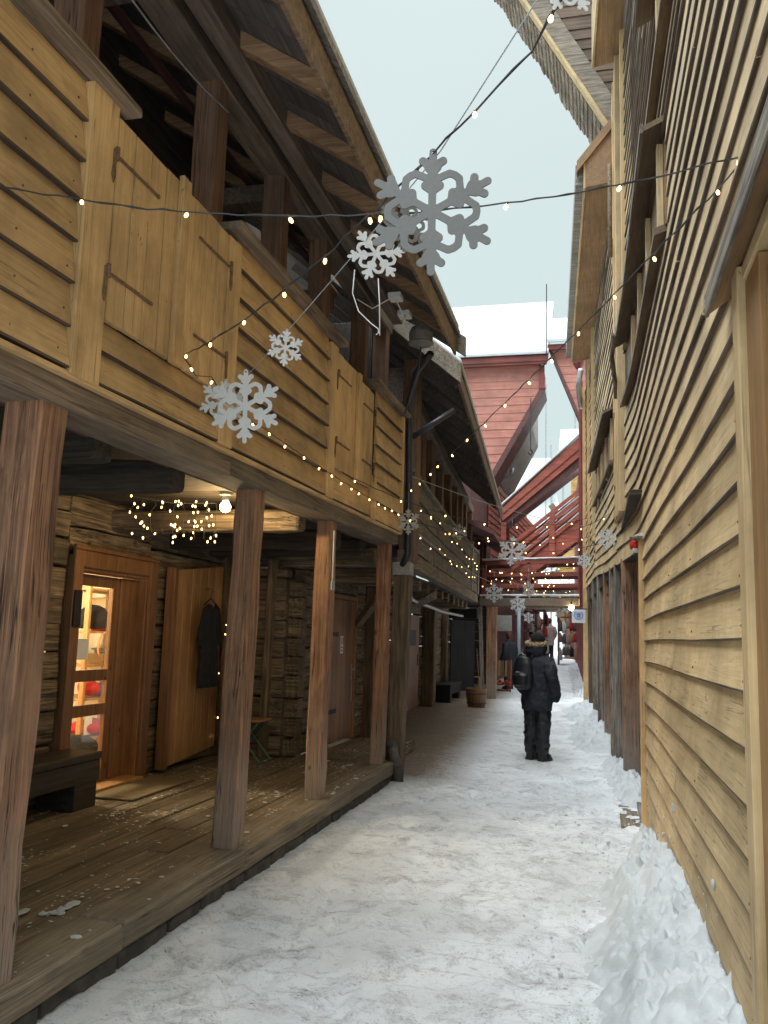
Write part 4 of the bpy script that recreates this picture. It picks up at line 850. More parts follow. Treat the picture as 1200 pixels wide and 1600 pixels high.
    # posts of the arcade
    for y, w, m, dx in ((8.75, .13, 'grey_z', .04), (10.95, .27, 'post', 0), (12.2, .24, 'grey_z', 0), (13.1, .2, 'grey_z', .0), (14.6, .25, 'post', 0), (16.6, .26, 'grey_z', 0), (18.6, .24, 'grey_z', 0), (20.6, .22, 'log_z', 0)):
        x = XR(y)+w/2-.02+dx; b = MB(); b.beam((x, y, -.03), (x-.01, y, 2.56+dzr(y, 2.5)), w, w, up=(0, 1, 0), seg=10, jit=.009, rng=r); b.build('arcade_post', M[m], R, bevel=.02, segs=2)
    boxpart('arcade_kerb', M['grey_y'], R, XR(9.5)-.02, XR(9.5)+.08, 8.3, 13.0, -.03, .05)
    boxpart('arcade_floor', M['deck'], R, .2, 3.0, 8.22, 22, -.06, .005)
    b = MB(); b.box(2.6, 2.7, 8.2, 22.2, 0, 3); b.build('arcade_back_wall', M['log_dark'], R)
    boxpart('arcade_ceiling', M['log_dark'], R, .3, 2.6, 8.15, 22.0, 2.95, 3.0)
    boxpart('arcade_near_wall', M['log_dark'], R, .56, 2.6, 8.10, 8.14, 0, 2.95)
    st = MB()
    for k in range(11): st.box(.72, 1.7, 9.6+k*.24, 9.6+k*.24+.27, .2+k*.2, .24+k*.2)
    st.build('arcade_stair', M['sill'], R, bevel=.004)
    # boxed eaves and the jettied hoist roof
    def eave(y0, y1, d, zb, h, hood):
        b = MB(); n = 8
        for k in range(n):
            a, c = y0+(y1-y0)*k/n, y0+(y1-y0)*(k+1)/n; xa, xc = XR(a), XR(c)
            b.hexa([(xa-d, a, zb), (xa-.02, a, zb+.05), (xc-.02, c, zb+.05), (xc-d, c, zb), (xa-d, a, zb+h), (xa-.02, a, zb+h+.35), (xc-.02, c, zb+h+.35), (xc-d, c, zb+h)])
        o = b.build('boxed_eave', M['tan_y'], R)
        b = MB()
        for k in range(n):
            a, c = y0+(y1-y0)*k/n, y0+(y1-y0)*(k+1)/n; xa, xc = XR(a), XR(c)
            b.hexa([(xa-d-.028, a, zb-.012), (xa-d-.003, a, zb-.012), (xc-d-.003, c, zb-.012), (xc-d-.028, c, zb-.012), (xa-d-.028, a, zb+h), (xa-d-.003, a, zb+h), (xc-d-.003, c, zb+h), (xc-d-.028, c, zb+h)])
        b.build('eave_edge', M['cream_y'], o)
        b = MB(); xa, xc = XR(y0), XR(y1)
        if hood:
            b.prism([(xa-d-.12, y0-.04, zb+h-.28), (xa-d-.12, y0-.04, zb+h-.12), (xa-.03, y0-.04, zb+h+.5), (xa-.03, y0-.04, zb+h+.34)], (0, .9, 0)); b.build('eave_hood', M['tan_y'], o)
            b = MB()
            b.hexa([(xa-d-.14, y0+.1, zb+.1), (xa-d-.03, y0+.1, zb+.1), (xc-d-.03, y1, zb+.1), (xc-d-.14, y1, zb+.1), (xa-d-.14, y0+.1, zb+h-.1), (xa-d-.03, y0+.1, zb+h-.1), (xc-d-.03, y1, zb+h-.1), (xc-d-.14, y1, zb+h-.1)]); b.build('shingle_edge', M['grey_shingle'], o)
    eave(11.55, 19.3, .40, 7.85, .5, True)
    eave(1.0, 10.55, .33, 8.95, .8, False)
    # jettied hoist house: boarded side facing down the lane, raking edge, shingled underside
    rx = lambda z: .24-(z-9.25)*.556
    b = MB(); z = 9.2
    while z < 12.6:
        k = r.uniform(.17, .24); z1 = z+k
        b.prism([(rx(z)+.02, 12.62, z), (.6, 12.62, z), (.6, 12.635, z1+.01), (rx(z1)+.02, 12.635, z1+.01)], (0, .04, 0)); z = z1
    hs = b.build('hoist_side', M['soffit_x'], R)
    Q(lambda b: b.beam((rx(9.0)+.19, 12.55, 9.0), (rx(12.8)+.19, 12.55, 12.8), .10, .30, up=(1, 0, .5), seg=10, jit=.006, rng=r), 'raking_beam', M['grey_x'], hs, bevel=.012)
    Q(lambda b: b.beam((rx(9.0)+.012, 12.53, 9.0), (rx(12.8)+.012, 12.53, 12.8), .16, .05, up=(1, 0, .5), seg=8, jit=.004, rng=r), 'raking_edge', M['cream_y'], hs, bevel=.006)
    b = MB(); z = 9.0
    while z < 12.8:
        k = r.uniform(.09, .13); y = 12.64
        while y < 13.55:
            l = r.uniform(.12, .22); o = r.uniform(0, .012)
            b.hexa([(rx(z)-.02-o, y, z), (rx(z)+.05, y, z+.03), (rx(z)+.05, y+l-.005, z+.03), (rx(z)-.02-o, y+l-.005, z), (rx(z+k)-.015, y, z+k+.02), (rx(z+k)+.05, y, z+k+.05), (rx(z+k)+.05, y+l-.005, z+k+.05), (rx(z+k)-.015, y+l-.005, z+k+.02)]); y += l
        z += k
    b.build('shingles', M['shingle'], hs)
    boxpart('upper_wall', M['dark'], R, .45, .55, .2, 13, 8.9, 12.5)
    boxpart('upper_wall', M['tan_y'], R, .33, .4, 10.57, 12.6, 8.4, 9.4)
    Q(lambda b: (b.box(3.0, 3.1, -2, 22.2, 0, 9), b.box(.6, 3, 22.12, 22.2, 0, 9)), 'rear_wall', M['dark'], R)
    # snow-covered cable bundles lying along the window heads
    for pts in ([(XR(9.7)-.17, 9.6, 5.0), (XR(10.3)-.16, 10.2, 4.95), (XR(10.6)-.1, 10.5, 4.7), (XR(10.6)-.09, 10.6, 4.55)], [(XR(11.2)-.1, 11.1, 7.9), (XR(11.3)-.1, 11.1, 7.3), (XR(11.3)-.1, 11.1, 6.6)]):
        Q(lambda b: b.tube(pts, .028, 8), 'cable_bundle', M['beam_y'], R, smooth=True)
    Q(lambda b: b.tube([(-.33, 21.0, 8.2), (-.4, 21.3, 7.9), (-.36, 22.3, 7.6)], .07, 10), 'gutter_outlet', M['zinc'], R, smooth=True)
    return R
make_right_house()
def make_right_things():
    t = thing('alarm_light', (.38, 8.2, 2.45), 'small red alarm lamp on the corner board cap', 'lamp')
    Q(lambda b: b.lathe((.36, 8.3, 2.46), [(.05, 0), (.055, .05), (.03, .12), (.005, .14)], 10), 'lens', M['red_plastic'], t, smooth=True)
    boxpart('bracket', M['white_plastic'], t, .33, .42, 8.23, 8.34, 2.43, 2.462)
    t = thing('wall_lantern', (.455, 2.36, 1.6), 'dark rounded lantern beside the ochre door at the right edge', 'lantern')
    Q(lambda b: b.ball((.455, 2.36, 1.61), .032, 1, 1, 1.7), 'body', M['black_iron'], t, smooth=True)
    Q(lambda b: b.box(.465, .504, 2.33, 2.39, 1.58, 1.64), 'bracket', M['black_iron'], t)
    # world organisation sign on the far corner
    t = thing('emblem_sign', (-.40, 21.0, 2.05), 'white hanging sign with a blue globe and olive branch emblem at the far right corner', 'sign')
    cx, cz, y = -.405, 2.21, 20.97
    boxpart('board', M['sign_white'], t, -.56, -.25, 21.0, 21.03, 2.03, 2.34)
    Q(lambda b: b.tube([(-.56, 21.015, 2.36), (-.1, 21.015, 2.36)], .012, 6), 'bracket', M['black_iron'], t)
    e = MB(); y = 20.996
    def ring(rr, w, a0=0, a1=6.2832, n=24):
        for k in range(n):
            a, c = a0+(a1-a0)*k/n, a0+(a1-a0)*(k+1)/n
            e.prism([(cx+(rr-w)*math.sin(a), y, cz+(rr-w)*math.cos(a)), (cx+(rr+w)*math.sin(a), y, cz+(rr+w)*math.cos(a)), (cx+(rr+w)*math.sin(c), y, cz+(rr+w)*math.cos(c)), (cx+(rr-w)*math.sin(c), y, cz+(rr-w)*math.cos(c))], (0, .003, 0))
    for q in (.068, .046, .023): ring(q, .0022)
    for k in range(4):
        a = k*math.pi/4; e.beam((cx-.068*math.cos(a), y+.001, cz-.068*math.sin(a)), (cx+.068*math.cos(a), y+.001, cz+.068*math.sin(a)), .003, .0025)
    for px, pz, s in ((-.03, .02, .022), (.028, .018, .026), (.02, -.03, .018), (-.025, -.025, .016), (0, .045, .015)):
        e.prism([(cx+px+s*math.cos(k*1.0472+.3)*(1 if k % 2 else .7), y-.002, cz+pz+s*math.sin(k*1.0472+.3)*(1 if k % 2 else .6)) for k in range(6)], (0, .002, 0))
    for s in (-1, 1):
        ring(.092, .003, s*math.pi, s*.5, 14)
        for k in range(8):
            a = s*(2.9-.3*k); 
            for d in (-.55, .55):
                q = Vector((math.sin(a)*.092, 0, math.cos(a)*.092)); v = Vector((math.sin(a-s*(.9)+d), 0, math.cos(a-s*.9+d)))*.026; u = Vector((v.z, 0, -v.x))*.28
                p0 = Vector((cx, y-.001, cz))+q; e.prism([p0, p0+v*.5+u, p0+v, p0+v*.5-u], (0, .002, 0))
    e.build('emblem', M['un_blue'], t)
    t = thing('globe_lamp', (-.62, 22.9, 2.4), 'glowing globe lamp under the red footbridge', 'lamp')
    Q(lambda b: b.ball((-.62, 22.9, 2.45), .07), 'globe', M['lamp_glow'], t, smooth=True)
    Q(lambda b: b.tube([(-.62, 22.9, 2.5), (-.62, 22.9, 2.62)], .015, 6), 'stem', M['black_iron'], t)
    t = thing('arcade_lamp', (1.0, 12.8, 2.55), 'small warm bulb inside the right arcade', 'lamp')
    Q(lambda b: b.ball((1.0, 12.8, 2.62), .05), 'bulb', M['lamp_glow'], t, smooth=True)
    Q(lambda b: b.lathe((1.0, 12.8, 2.66), [(.03, 0), (.03, .06), (.05, .08)], 10), 'socket', M['white_plastic'], t)
make_right_things()

# ------------------------------------------------------------------ red footbridge and stairs across the lane
def make_bridge():
    t = thing('footbridge', (-1.7, 23.5, 0), 'dark red wooden footbridge with snowy rails crossing the lane', 'footbridge')
    r = random.Random(51)
    boxpart('deck', M['grey_y'], t, -3.0, -.3, 23.0, 24.3, 2.66, 2.72)
    for y in (23.0, 24.2): Q(lambda b: b.beam((-3.0, y, 2.56), (-.3, y, 2.6), .14, .2, seg=8, jit=.006, rng=r), 'deck_beam', M['beam_dark'], t, bevel=.008)
    for y in (23.02, 24.22):
        o = Q(lambda b: b.beam((-2.95, y, 3.6), (-.36, y, 3.68), .08, .12), 'rail', M['red_dark'], t, bevel=.006)
        Q(lambda b: b.beam((-2.95, y, 3.69), (-.36, y, 3.77), .12, .05, seg=10, jit=.008, rng=r), 'rail_snow', M['snow'], o, bevel=.015)
        for z in (2.98, 3.28): Q(lambda b: b.beam((-2.95, y, z), (-.36, y, z+.06), .04, .11), 'rail', M['red_dark'], t, bevel=.004)
        for x in (-2.9, -1.72, -.4): boxpart('rail_post', M['red_dark'], t, x-.05, x+.05, y-.04, y+.04, 2.5, 3.62)
    Q(lambda b: b.beam((-3.0, 22.97, 2.74), (-.35, 22.97, 2.78), .08, .05, seg=10, jit=.01, rng=r), 'deck_snow', M['snow'], t, bevel=.015)
    Q(lambda b: b.beam((-2.68, 23.06, 0), (-2.68, 23.06, 2.46), .26, .22, up=(0, 1, 0), seg=6, jit=.005, rng=r), 'support_post', M['post'], t, bevel=.01)
    Q(lambda b: b.beam((-2.92, 23.2, 0), (-3.02, 23.2, 2.46), .09, .1, up=(0, 1, 0)), 'side_post', M['grey_z'], t, bevel=.01)
    s = thing('staircase', (-1.4, 24.2, 0), 'red two flight outdoor staircase climbing to the right above the footbridge', 'staircase')
    # roofed upper flight
    b = MB(); b.prism([(-2.5, 23.05, 4.68), (-.38, 23.05, 6.48), (-.38, 23.05, 7.02), (-2.5, 23.05, 5.04)], (0, .06, 0)); o = b.build('upper_side_board', M['red_x'], s, bevel=.006)
    b = MB(); b.prism([(-2.49, 23.028, 4.86), (-.38, 23.028, 6.68), (-.38, 23.028, 6.71), (-2.49, 23.028, 4.89)], (0, .02, 0)); b.build('lath', M['red_dark'], o)
    b = MB(); b.prism([(-2.55, 23.0, 5.06), (-.38, 23.0, 7.05), (-.38, 23.0, 7.12), (-2.55, 23.0, 5.13)], (0, 1.1, 0)); b.build('roof_snow', M['snow'], o, bevel=.015)
    b = MB(); b.prism([(-2.5, 23.112, 4.52), (-.38, 23.112, 6.20), (-.38, 23.112, 6.50), (-2.5, 23.112, 4.78)], (0, .9, 0)); b.build('upper_underside', M['maroon'], s)
    # lower flight with open rails
    b = MB(); b.prism([(-1.95, 23.3, 3.12), (-.40, 23.3, 4.30), (-.40, 23.3, 4.82), (-1.95, 23.3, 3.52)], (0, .07, 0)); b.build('lower_side_board', M['red_x'], s, bevel=.006)
    b = MB(); b.prism([(-1.9, 24.1, 3.12), (-.40, 24.1, 4.3), (-.40, 24.1, 4.82), (-1.9, 24.1, 3.52)], (0, .07, 0)); b.build('lower_side_board', M['red_x'], s, bevel=.006)
    for k in range(8): boxpart('step', M['red_dark'], s, -1.9+k*.2, -1.66+k*.2, 23.375, 24.095, 3.28+k*.165, 3.31+k*.165)
    for k, off in enumerate((.12, .34, .57, .8)):
        for y in (23.28, 24.12):
            o = Q(lambda b: b.beam((-2.2, y, 3.33+off), (-.40, y, 4.80+off), .05, .1 if k < 3 else .09), 'stair_rail', M['red_x'], s, bevel=.004)
            if y < 24 and k < 3: Q(lambda b: b.beam((-2.15, y, 3.40+off), (-.42, y, 4.87+off), .05, .03, seg=12, jit=.008, rng=r), 'rail_snow', M['snow'], o, bevel=.008)
    for x, z0, z1 in ((-1.13, 3.7, 5.0),): boxpart('newel_post', M['red_x'], s, x-.07, x+.07, 23.2, 23.33, z0, z1)
    for x, z0, z1, y in ((-2.4, 3.6, 4.7, 23.1), (-2.4, 3.6, 4.7, 24.0), (-.33, 2.5, 7.1, 24.15)): boxpart('post', M['red_dark'], s, x-.07, x+.07, y-.06, y+.06, z0, z1)
    p = thing('downpipe', (-.33, 22.7, 0), 'dark red downpipe with hopper on the far right corner', 'downpipe')
    Q(lambda b: b.tube([(-.37, 22.55, 2.3), (-.37, 22.55, 5), (-.36, 22.55, 8.3), (-.42, 22.55, 8.75)], .055, 10), 'pipe', M['pipe_red'], p, smooth=True)
    Q(lambda b: b.lathe((-.42, 22.55, 8.7), [(.06, 0), (.14, .15), (.15, .28)], 12), 'hopper', M['pipe_red'], p)
make_bridge()

# ------------------------------------------------------------------ houses beyond the footbridge
def make_far_houses():
    r = random.Random(61)
    R = thing('red_house', (-4.2, 30, 0), 'red boarded house on the left with a jettied triangular upper storey under a snowy roof', 'house')
    b = MB(); z = 6.45; e = .255
    while z < 10.0:
        z1 = min(z+e, 10.0); f = lambda q: -3.05+(q-6.45)/(9.25-6.45)*1.45 if q < 9.25 else -1.6
        b.prism([(-5.2, 26.0, z), (f(z), 26.0, z), (min(f(z1), -1.6), 26.012, z1), (-5.2, 26.012, z1)], (0, .05, 0)); 
        z = z1
    b.build('jetty_side', M['red_skylit'], R)
    b = MB(); b.prism([(-3.1, 26.06, 6.35), (-1.5, 26.06, 9.28), (-1.58, 26.06, 9.4), (-3.2, 26.06, 6.5)], (0, 1.5, 0)); b.build('jetty_underside', M['maroon'], R)
    b = MB(); b.beam((-3.12, 25.97, 6.40), (-1.52, 25.97, 9.26), .05, .16, seg=1); b.build('raking_board', M['maroon'], R, bevel=.004)
    boxpart('corner_board', M['red_dark'], R, -1.66, -1.5, 25.93, 26.1, 9.2, 9.95)
    boxpart('jetty_front', M['red_y'], R, -1.62, -1.55, 26.1, 27.5, 9.3, 10.0)
    boxpart('eaves_board', M['red_dark'], R, -5.4, -1.42, 25.75, 25.86, 9.93, 10.2, bevel=.01)
    boxpart('eaves_soffit', M['red_dark'], R, -5.4, -1.45, 25.87, 26.0, 10.0, 10.06)
    b = MB(); b.prism([(-1.38, 25.72, 10.2), (-1.38, 29.2, 13.1), (-1.38, 29.2, 12.9), (-1.38, 25.72, 10.02)], (-4.6, 0, 0)); ro = b.build('roof', M['red_dark'], R)
    b = MB(); n = 18
    prev = None
    b.prism([(-1.36, 25.66, 10.21), (-1.36, 29.2, 13.16), (-1.36, 29.2, 13.28), (-1.36, 25.66, 10.32)], (-4.6, 0, 0)); b.build('roof_snow', M['snow'], ro, bevel=.03, segs=2)
    b = MB(); wall_slab(b, lambda y: -3.35+.045*(y-23.4), 27.4, 40, 0, 6.6, .3, 1, 8); wall_slab(b, lambda y: -3.35+.045*(y-23.4), 23.4, 27.4, 3.2, 6.6, .3, 1, 3); b.build('street_wall', M['maroon'], R)
    b = MB(); clap(b, lambda y: -3.33+.045*(y-23.4), 26.2, 40, 3.6, 6.6, .2, 1, .03, rng=r, seg=8); b.build('boarding', [M['red_y'], M['maroon']], R)
    b = MB(); b.hexa([(-4.2, 20.4, 4.9), (-2.35, 20.4, 4.05), (-2.5, 25.4, 4.0), (-4.3, 25.4, 4.9), (-4.2, 20.4, 5.0), (-2.35, 20.4, 4.15), (-2.5, 25.4, 4.1), (-4.3, 25.4, 5.0)]); b.build('pent_roof', M['maroon'], R)
    for y in (23.8, 24.6, 25.6): boxpart('upright_board', M['maroon'], R, -3.2, -3.05, y, y+.18, 2.6, 4.4)
    boxpart('upper_wall', M['red_dark'], R, -5.0, -3.22, 26.07, 32, 6.6, 10.0)
    R2 = thing('shingled_house', (-4, 35, 0), 'grey shingled jetty of the next house beyond the red one', 'house')
    b = MB(); b.prism([(-3.4, 29.0, 6.9), (-3.2, 29.0, 6.9), (-2.14, 29.0, 8.95), (-2.14, 29.0, 10.3), (-3.6, 29.0, 10.3)], (0, 4.0, 0)); b.build('jetty', M['grey_shingle'], R2)
    b = MB(); b.prism([(-2.0, 28.9, 10.32), (-2.0, 32, 12.4), (-2.0, 32, 12.55), (-2.0, 28.9, 10.45)], (-3.0, 0, 0)); b.build('roof_snow', M['snow'], R2, bevel=.03)
    boxpart('corner_board', M['grey_z'], R2, -2.2, -2.1, 28.9, 28.99, 8.95, 10.3)
    Q(lambda b: b.tube([(-3.2, 28.7, 6.7), (-2.95, 28.7, 6.95), (-2.75, 28.7, 7.05), (-2.7, 28.7, 7.3)], .06, 8), 'gutter_pipe', M['zinc'], R2, smooth=True)
    boxpart('wall', M['grey_y'], R2, -4.6, -3.1, 32.2, 40, 0, 7.5)
    R3 = thing('red_house', (.3, 29, 0), 'red boarded jetty with a snowy roof high on the right beyond the ochre house', 'house')
    b = MB(); z = 7.9; e = .25
    while z < 10.4:
        z1 = min(z+e, 10.4); f = lambda q: -.3-(q-7.9)/(10.4-7.9)*.98
        b.prism([(f(z), 26.0, z), (1.5, 26.0, z), (1.5, 26.012, z1), (f(z1), 26.012, z1)], (0, .05, 0)); z = z1
    b.build('jetty_side', M['red_skylit'], R3)
    b = MB(); b.beam((-.28, 25.96, 7.8), (-1.32, 25.96, 10.4), .05, .10); b.build('raking_board', M['maroon'], R3, bevel=.004)
    b = MB(); b.prism([(-.3, 26.06, 7.8), (-1.3, 26.06, 10.35), (-1.2, 26.06, 10.4), (-.2, 26.06, 7.9)], (0, .7, 0)); b.build('jetty_underside', M['maroon'], R3)
    boxpart('eaves_board', M['red_dark'], R3, -1.4, 1.6, 25.8, 25.95, 10.38, 10.55)
    b = MB(); b.prism([(-1.42, 25.7, 10.56), (-1.42, 27.6, 11.9), (-1.42, 27.6, 12.05), (-1.42, 25.7, 10.7)], (3, 0, 0)); b.build('roof_snow', M['snow'], R3, bevel=.03)
    b = MB(); wall_slab(b, lambda y: -.2-.045*(y-23), 25.5, 40, 0, 7.8, .3, -1, 6); b.build('street_wall', M['red_y'], R3)
    # yellow gable far behind the stairs
    Y = thing('yellow_house', (-.6, 44, 0), 'small yellow boarded gable standing behind the red staircase', 'house')
    b = MB(); z = 2.5
    while z < 10.4:
        z1 = z+.3; b.prism([(-1.9 if z < 6.5 else -1.2-.5*max(0, (8-z)/1.5)*0, 44, z), (2, 44, z), (2, 44.015, z1), (-1.9 if z < 6.5 else -1.2, 44.015, z1)], (0, .06, 0)); z = z1
    b.build('wall', M['yellow_x'], Y)
    b = MB(); b.beam((-2.2, 43.9, 8.4), (-1.0, 43.9, 6.6), .06, .3); b.beam((-1.7, 43.9, 11.0), (.6, 43.9, 10.9), .1, .25); b.build('barge_board', M['beam_y'], Y)
    b = MB(); b.prism([(-1.8, 43.7, 11.02), (-1.8, 46, 12.6), (-1.8, 46, 12.8), (-1.8, 43.7, 11.2)], (4, 0, 0)); b.build('roof_snow', M['snow'], Y, bevel=.03)
    # header house closing the lane, with an opening to the bright square
    H = thing('gateway_house', (-2, 42, 0), 'timber passage house with a snowy roof over the bright opening ending the lane', 'house')
    boxpart('lintel', M['beam_y'], H, -4.5, .5, 42, 42.4, 2.95, 3.25)
    b = MB(); clap(b, lambda y: y*0, 0, 1, 0, 1, 1, 1); b = MB()
    for k in range(5): b.prism([(-4.5, 42.05, 3.25+k*.2), (.5, 42.05, 3.25+k*.2), (.5, 42.065, 3.45+k*.2), (-4.5, 42.065, 3.45+k*.2)], (0, .04, 0))
    b.build('boarding', M['grey_y'], H)
    b = MB(); b.prism([(-4.6, 41.4, 3.95), (-4.6, 43.2, 4.6), (-4.6, 43.2, 4.75), (-4.6, 41.4, 4.08)], (5.2, 0, 0)); b.build('roof_snow', M['snow'], H, bevel=.04)
    for x in (-2.75, -1.35): boxpart('jamb', M['post_plain'], H, x-.12, x+.12, 42.0, 42.3, .7, 2.95)
    boxpart('side_wall', M['grey_y'], H, -6, -2.88, 42.05, 42.3, 0, 3)
    boxpart('side_wall', M['maroon'], H, -1.22, 1.5, 42.05, 42.3, 0, 3)
    W = thing('white_house', (-6, 62, 0), 'pale house with a snow covered roof far behind, wrapped in white sheeting', 'house')
    boxpart('wall', M['white_sheet'], W, -12, -2.9, 66, 72, 0, 12.6); boxpart('side_wall', M['white_sheet'], W, -2.895, 3, 66.5, 72, 0, 8.6)
    b = MB(); b.prism([(-6.6, 65.5, 12.6), (-6.6, 69, 15.9), (-6.6, 69, 16.1), (-6.6, 65.5, 12.8)], (3.7, 0, 0)); b.build('roof_snow', M['snow'], W, bevel=.05)
    for z in (5, 8.5): 
        for x in (-5, -3.4): boxpart('window', M['dark'], W, x, x+.8, 65.9, 66.0, z, z+1.3)
    S = thing('scaffold', (-1.6, 52, 0), 'grey scaffold tower with thin poles rising behind the red staircase', 'scaffold')
    for x, h in ((-2.6, 13.3), (-1.9, 14.2), (-1.5, 9), (-.9, 9)):
        for y in (52, 53): Q(lambda b: b.tube([(x, y, .8), (x, y, h-(y-52))], .035, 6), 'standard', M['zinc'], S)
    for z in (4.6, 5.2, 6.6, 7.2, 8.6, 9.1): Q(lambda b: b.tube([(-2.8, 52, z), (-.6, 52, z)], .03, 6), 'ledger', M['zinc'], S)
    for z in (4.4, 6.4, 8.4): boxpart('platform', M['grey_y'], S, -2.8, -.6, 51.9, 53.1, z-.12, z-.05)
    for x, h, lab in ((-3.35, 19.5, 'thin tall pole standing left of the scaffold'), (-1.35, 21.5, 'thin tall pole rising above the small yellow gable')):
        tag(Q(lambda b: b.tube([(x, 60, 0.8), (x, 60, h)], .05, 6), 'flag_pole', M['zinc'], None), lab, 'pole')
    P = thing('lightning_rod', (-1.45, 25.7, 10.2), 'slender rod fixed at the roof corner of the red jettied house', 'rod')
    Q(lambda b: b.tube([(-1.42, 25.6, 10.2), (-1.42, 25.6, 12.4)], .015, 5), 'rod', M['black_iron'], P)
    P = thing('hanging_rope', (-1.9, 25.9, 6.9), 'dark hoist rope with a hook hanging from the red jetty', 'rope')
    Q(lambda b: b.tube([(-1.9, 25.85, 8.9), (-1.9, 25.85, 7.3)], .015, 5), 'rope', M['wire'], P)
    Q(lambda b: b.tube([(-1.9, 25.85, 7.3), (-1.84, 25.85, 7.2), (-1.9, 25.85, 7.12), (-1.97, 25.85, 7.2)], .025, 6), 'hook', M['black_iron'], P)
make_far_houses()

# ------------------------------------------------------------------ stalls and goods down the lane
def make_stalls():
    r = random.Random(71)
    t = thing('wooden_tub', (-2.95, 24.6, 0), 'half barrel wooden planter at the foot of the bridge post', 'planter')
    Q(lambda b: b.lathe((-2.85, 22.62, 0), [(.2, 0), (.235, .22), (.25, .44), (.22, .44), (.2, .36)], 18), 'staves', M['pine_dark'], t)
    for z in (.1, .32): Q(lambda b: b.lathe((-2.85, 22.62, z), [(.222+.06*z, -.012), (.24+.06*z, 0), (.222+.06*z, .022)], 18), 'hoop', M['black_iron'], t)
    t.location = (-2.85, 22.62, 0)
    for ch in t.children: ch.location = (0, 0, 0)
    for k, (x, y, a, lab) in enumerate(((-2.62, 25.2, .1, 'pale wooden sledge with red runners standing upright by the tub'),)):
        s = thing('sledge', (x, y, .05), lab, 'sledge')
        for i in range(5): Q(lambda b: b.beam((x-.2+i*.1, y, .5+.05*(i % 2)), (x-.2+i*.1, y+.1, 1.0), .07, .02, up=(0, 1, 0)), 'slat', M['pine'] if i % 2 else M['beam_y'], s)
        for d in (-.22, .24): Q(lambda b: b.tube([(x+d, y-.05, .06), (x+d, y-.03, .6), (x+d, y+.05, 1.02)], .022, 6), 'runner', M['red_x'], s)
        for z in (.14, .3): Q(lambda b: b.box(x-.22, x+.24, y-.06, y-.02, z, z+.05), 'cross_bar', M['red_x'], s)
        Q(lambda b: [b.ball((x-.15+.09*i, y-.05, .36+.05*(i % 2)), .05) for i in range(5)], 'toys', M['red_wool'], s)
    tag(Q(lambda b: b.box(-2.95, -2.44, 26.0, 26.05, 1.84, 2.3), 'hanging_board', M['grey_sign'], None, bevel=.006), 'blank grey board hanging over the stall beside the bridge post', 'board')
    for x, y, lab in ((-2.33, 27.2, 'pale blue grey drainpipe on the left beside the stalls'),):
        tag(Q(lambda b: b.tube([(x, y, .1), (x, y, 3.0)], .06, 8), 'drainpipe', plain('pale_blue_paint', (.32, .38, .43), .5), None, smooth=True), lab, 'drainpipe')
    cols = [M['red_wool'], M['navy'], M['pink_coat'], M['beige_coat'], M['white_plastic'], M['brown_coat'], M['pine'], M['knit']]
    def rack(x, y, w, h, lab, n, along):
        z = ground_z(y); s = thing('goods_rack', (x, y, z), lab, 'rack', 'goods racks in the lane')
        dx, dy = (w/2, 0) if not along else (0, w/2)
        for q in (-1, 1): 
            for e in (0, .4): Q(lambda b: b.box(x+q*dx+(e if along else 0)-.03, x+q*dx+(e if along else 0)+.03, y+q*dy+(0 if along else e)-.03, y+q*dy+(0 if along else e)+.03, z, z+h), 'upright', M['maroon'], s)
        for zz in (.25, h*.5, h*.75, h-.06): Q(lambda b: b.box(x-dx-.03, x+dx+(.43 if along else .03), y-dy-.03, y+dy+(.03 if along else .43), z+zz, z+zz+.04), 'shelf_board', M['maroon'], s)
        return s
    racks = [(-1.12, 36, .75, 1.95, 'dark metal rack of reddish goods on the right before the bright opening', 0), (-2.55, 29, .9, 2.1, 'nearest goods rack along the left wall past the drainpipe', 1), (-2.45, 31.5, 1.2, 2.2, 'middle goods rack along the left wall crowded with knitwear', 1), (-2.35, 34.5, 1.4, 2.2, 'farthest goods rack along the left wall before the crowd', 1)]
    first = {}
    for i, (x, y, w, h, lab, al) in enumerate(racks):
        rack(x, y, w, h, lab, 0, al); z0 = ground_z(y)
        n = 0
        for row in range(3):
            for c in range(5):
                q = -.5+(c+.5)/5; px, py = (x+q*w, y-.04) if not al else (x+.44, y+q*w)
                ci = r.randrange(len(cols)); key = ci
                if key not in first:
                    b = MB(); b.loft([(0, 0, -.42, .085, .05), (.01, 0, -.3, .075, .045), (0, 0, -.12, .08, .045), (0, 0, -.02, .03, .025), (0, 0, .02, .012, .012)])
                    o = b.build('hanging_garment', cols[ci], at=(0, 0, 0), smooth=True); first[key] = o
                else: o = first[key].copy(); COL.objects.link(o)
                o.location = (px, py, z0+h-.1-row*.55-r.uniform(0, .1)); o.scale = (1, 1, r.uniform(.8, 1.2))
                where = ['right hand rack before the bright opening', 'nearest left hand rack', 'middle left hand rack', 'farthest left hand rack'][i]
                tag(o, 'small knitted goods hanging in rows on the '+where, 'garment', 'goods hung on the racks')
make_stalls()

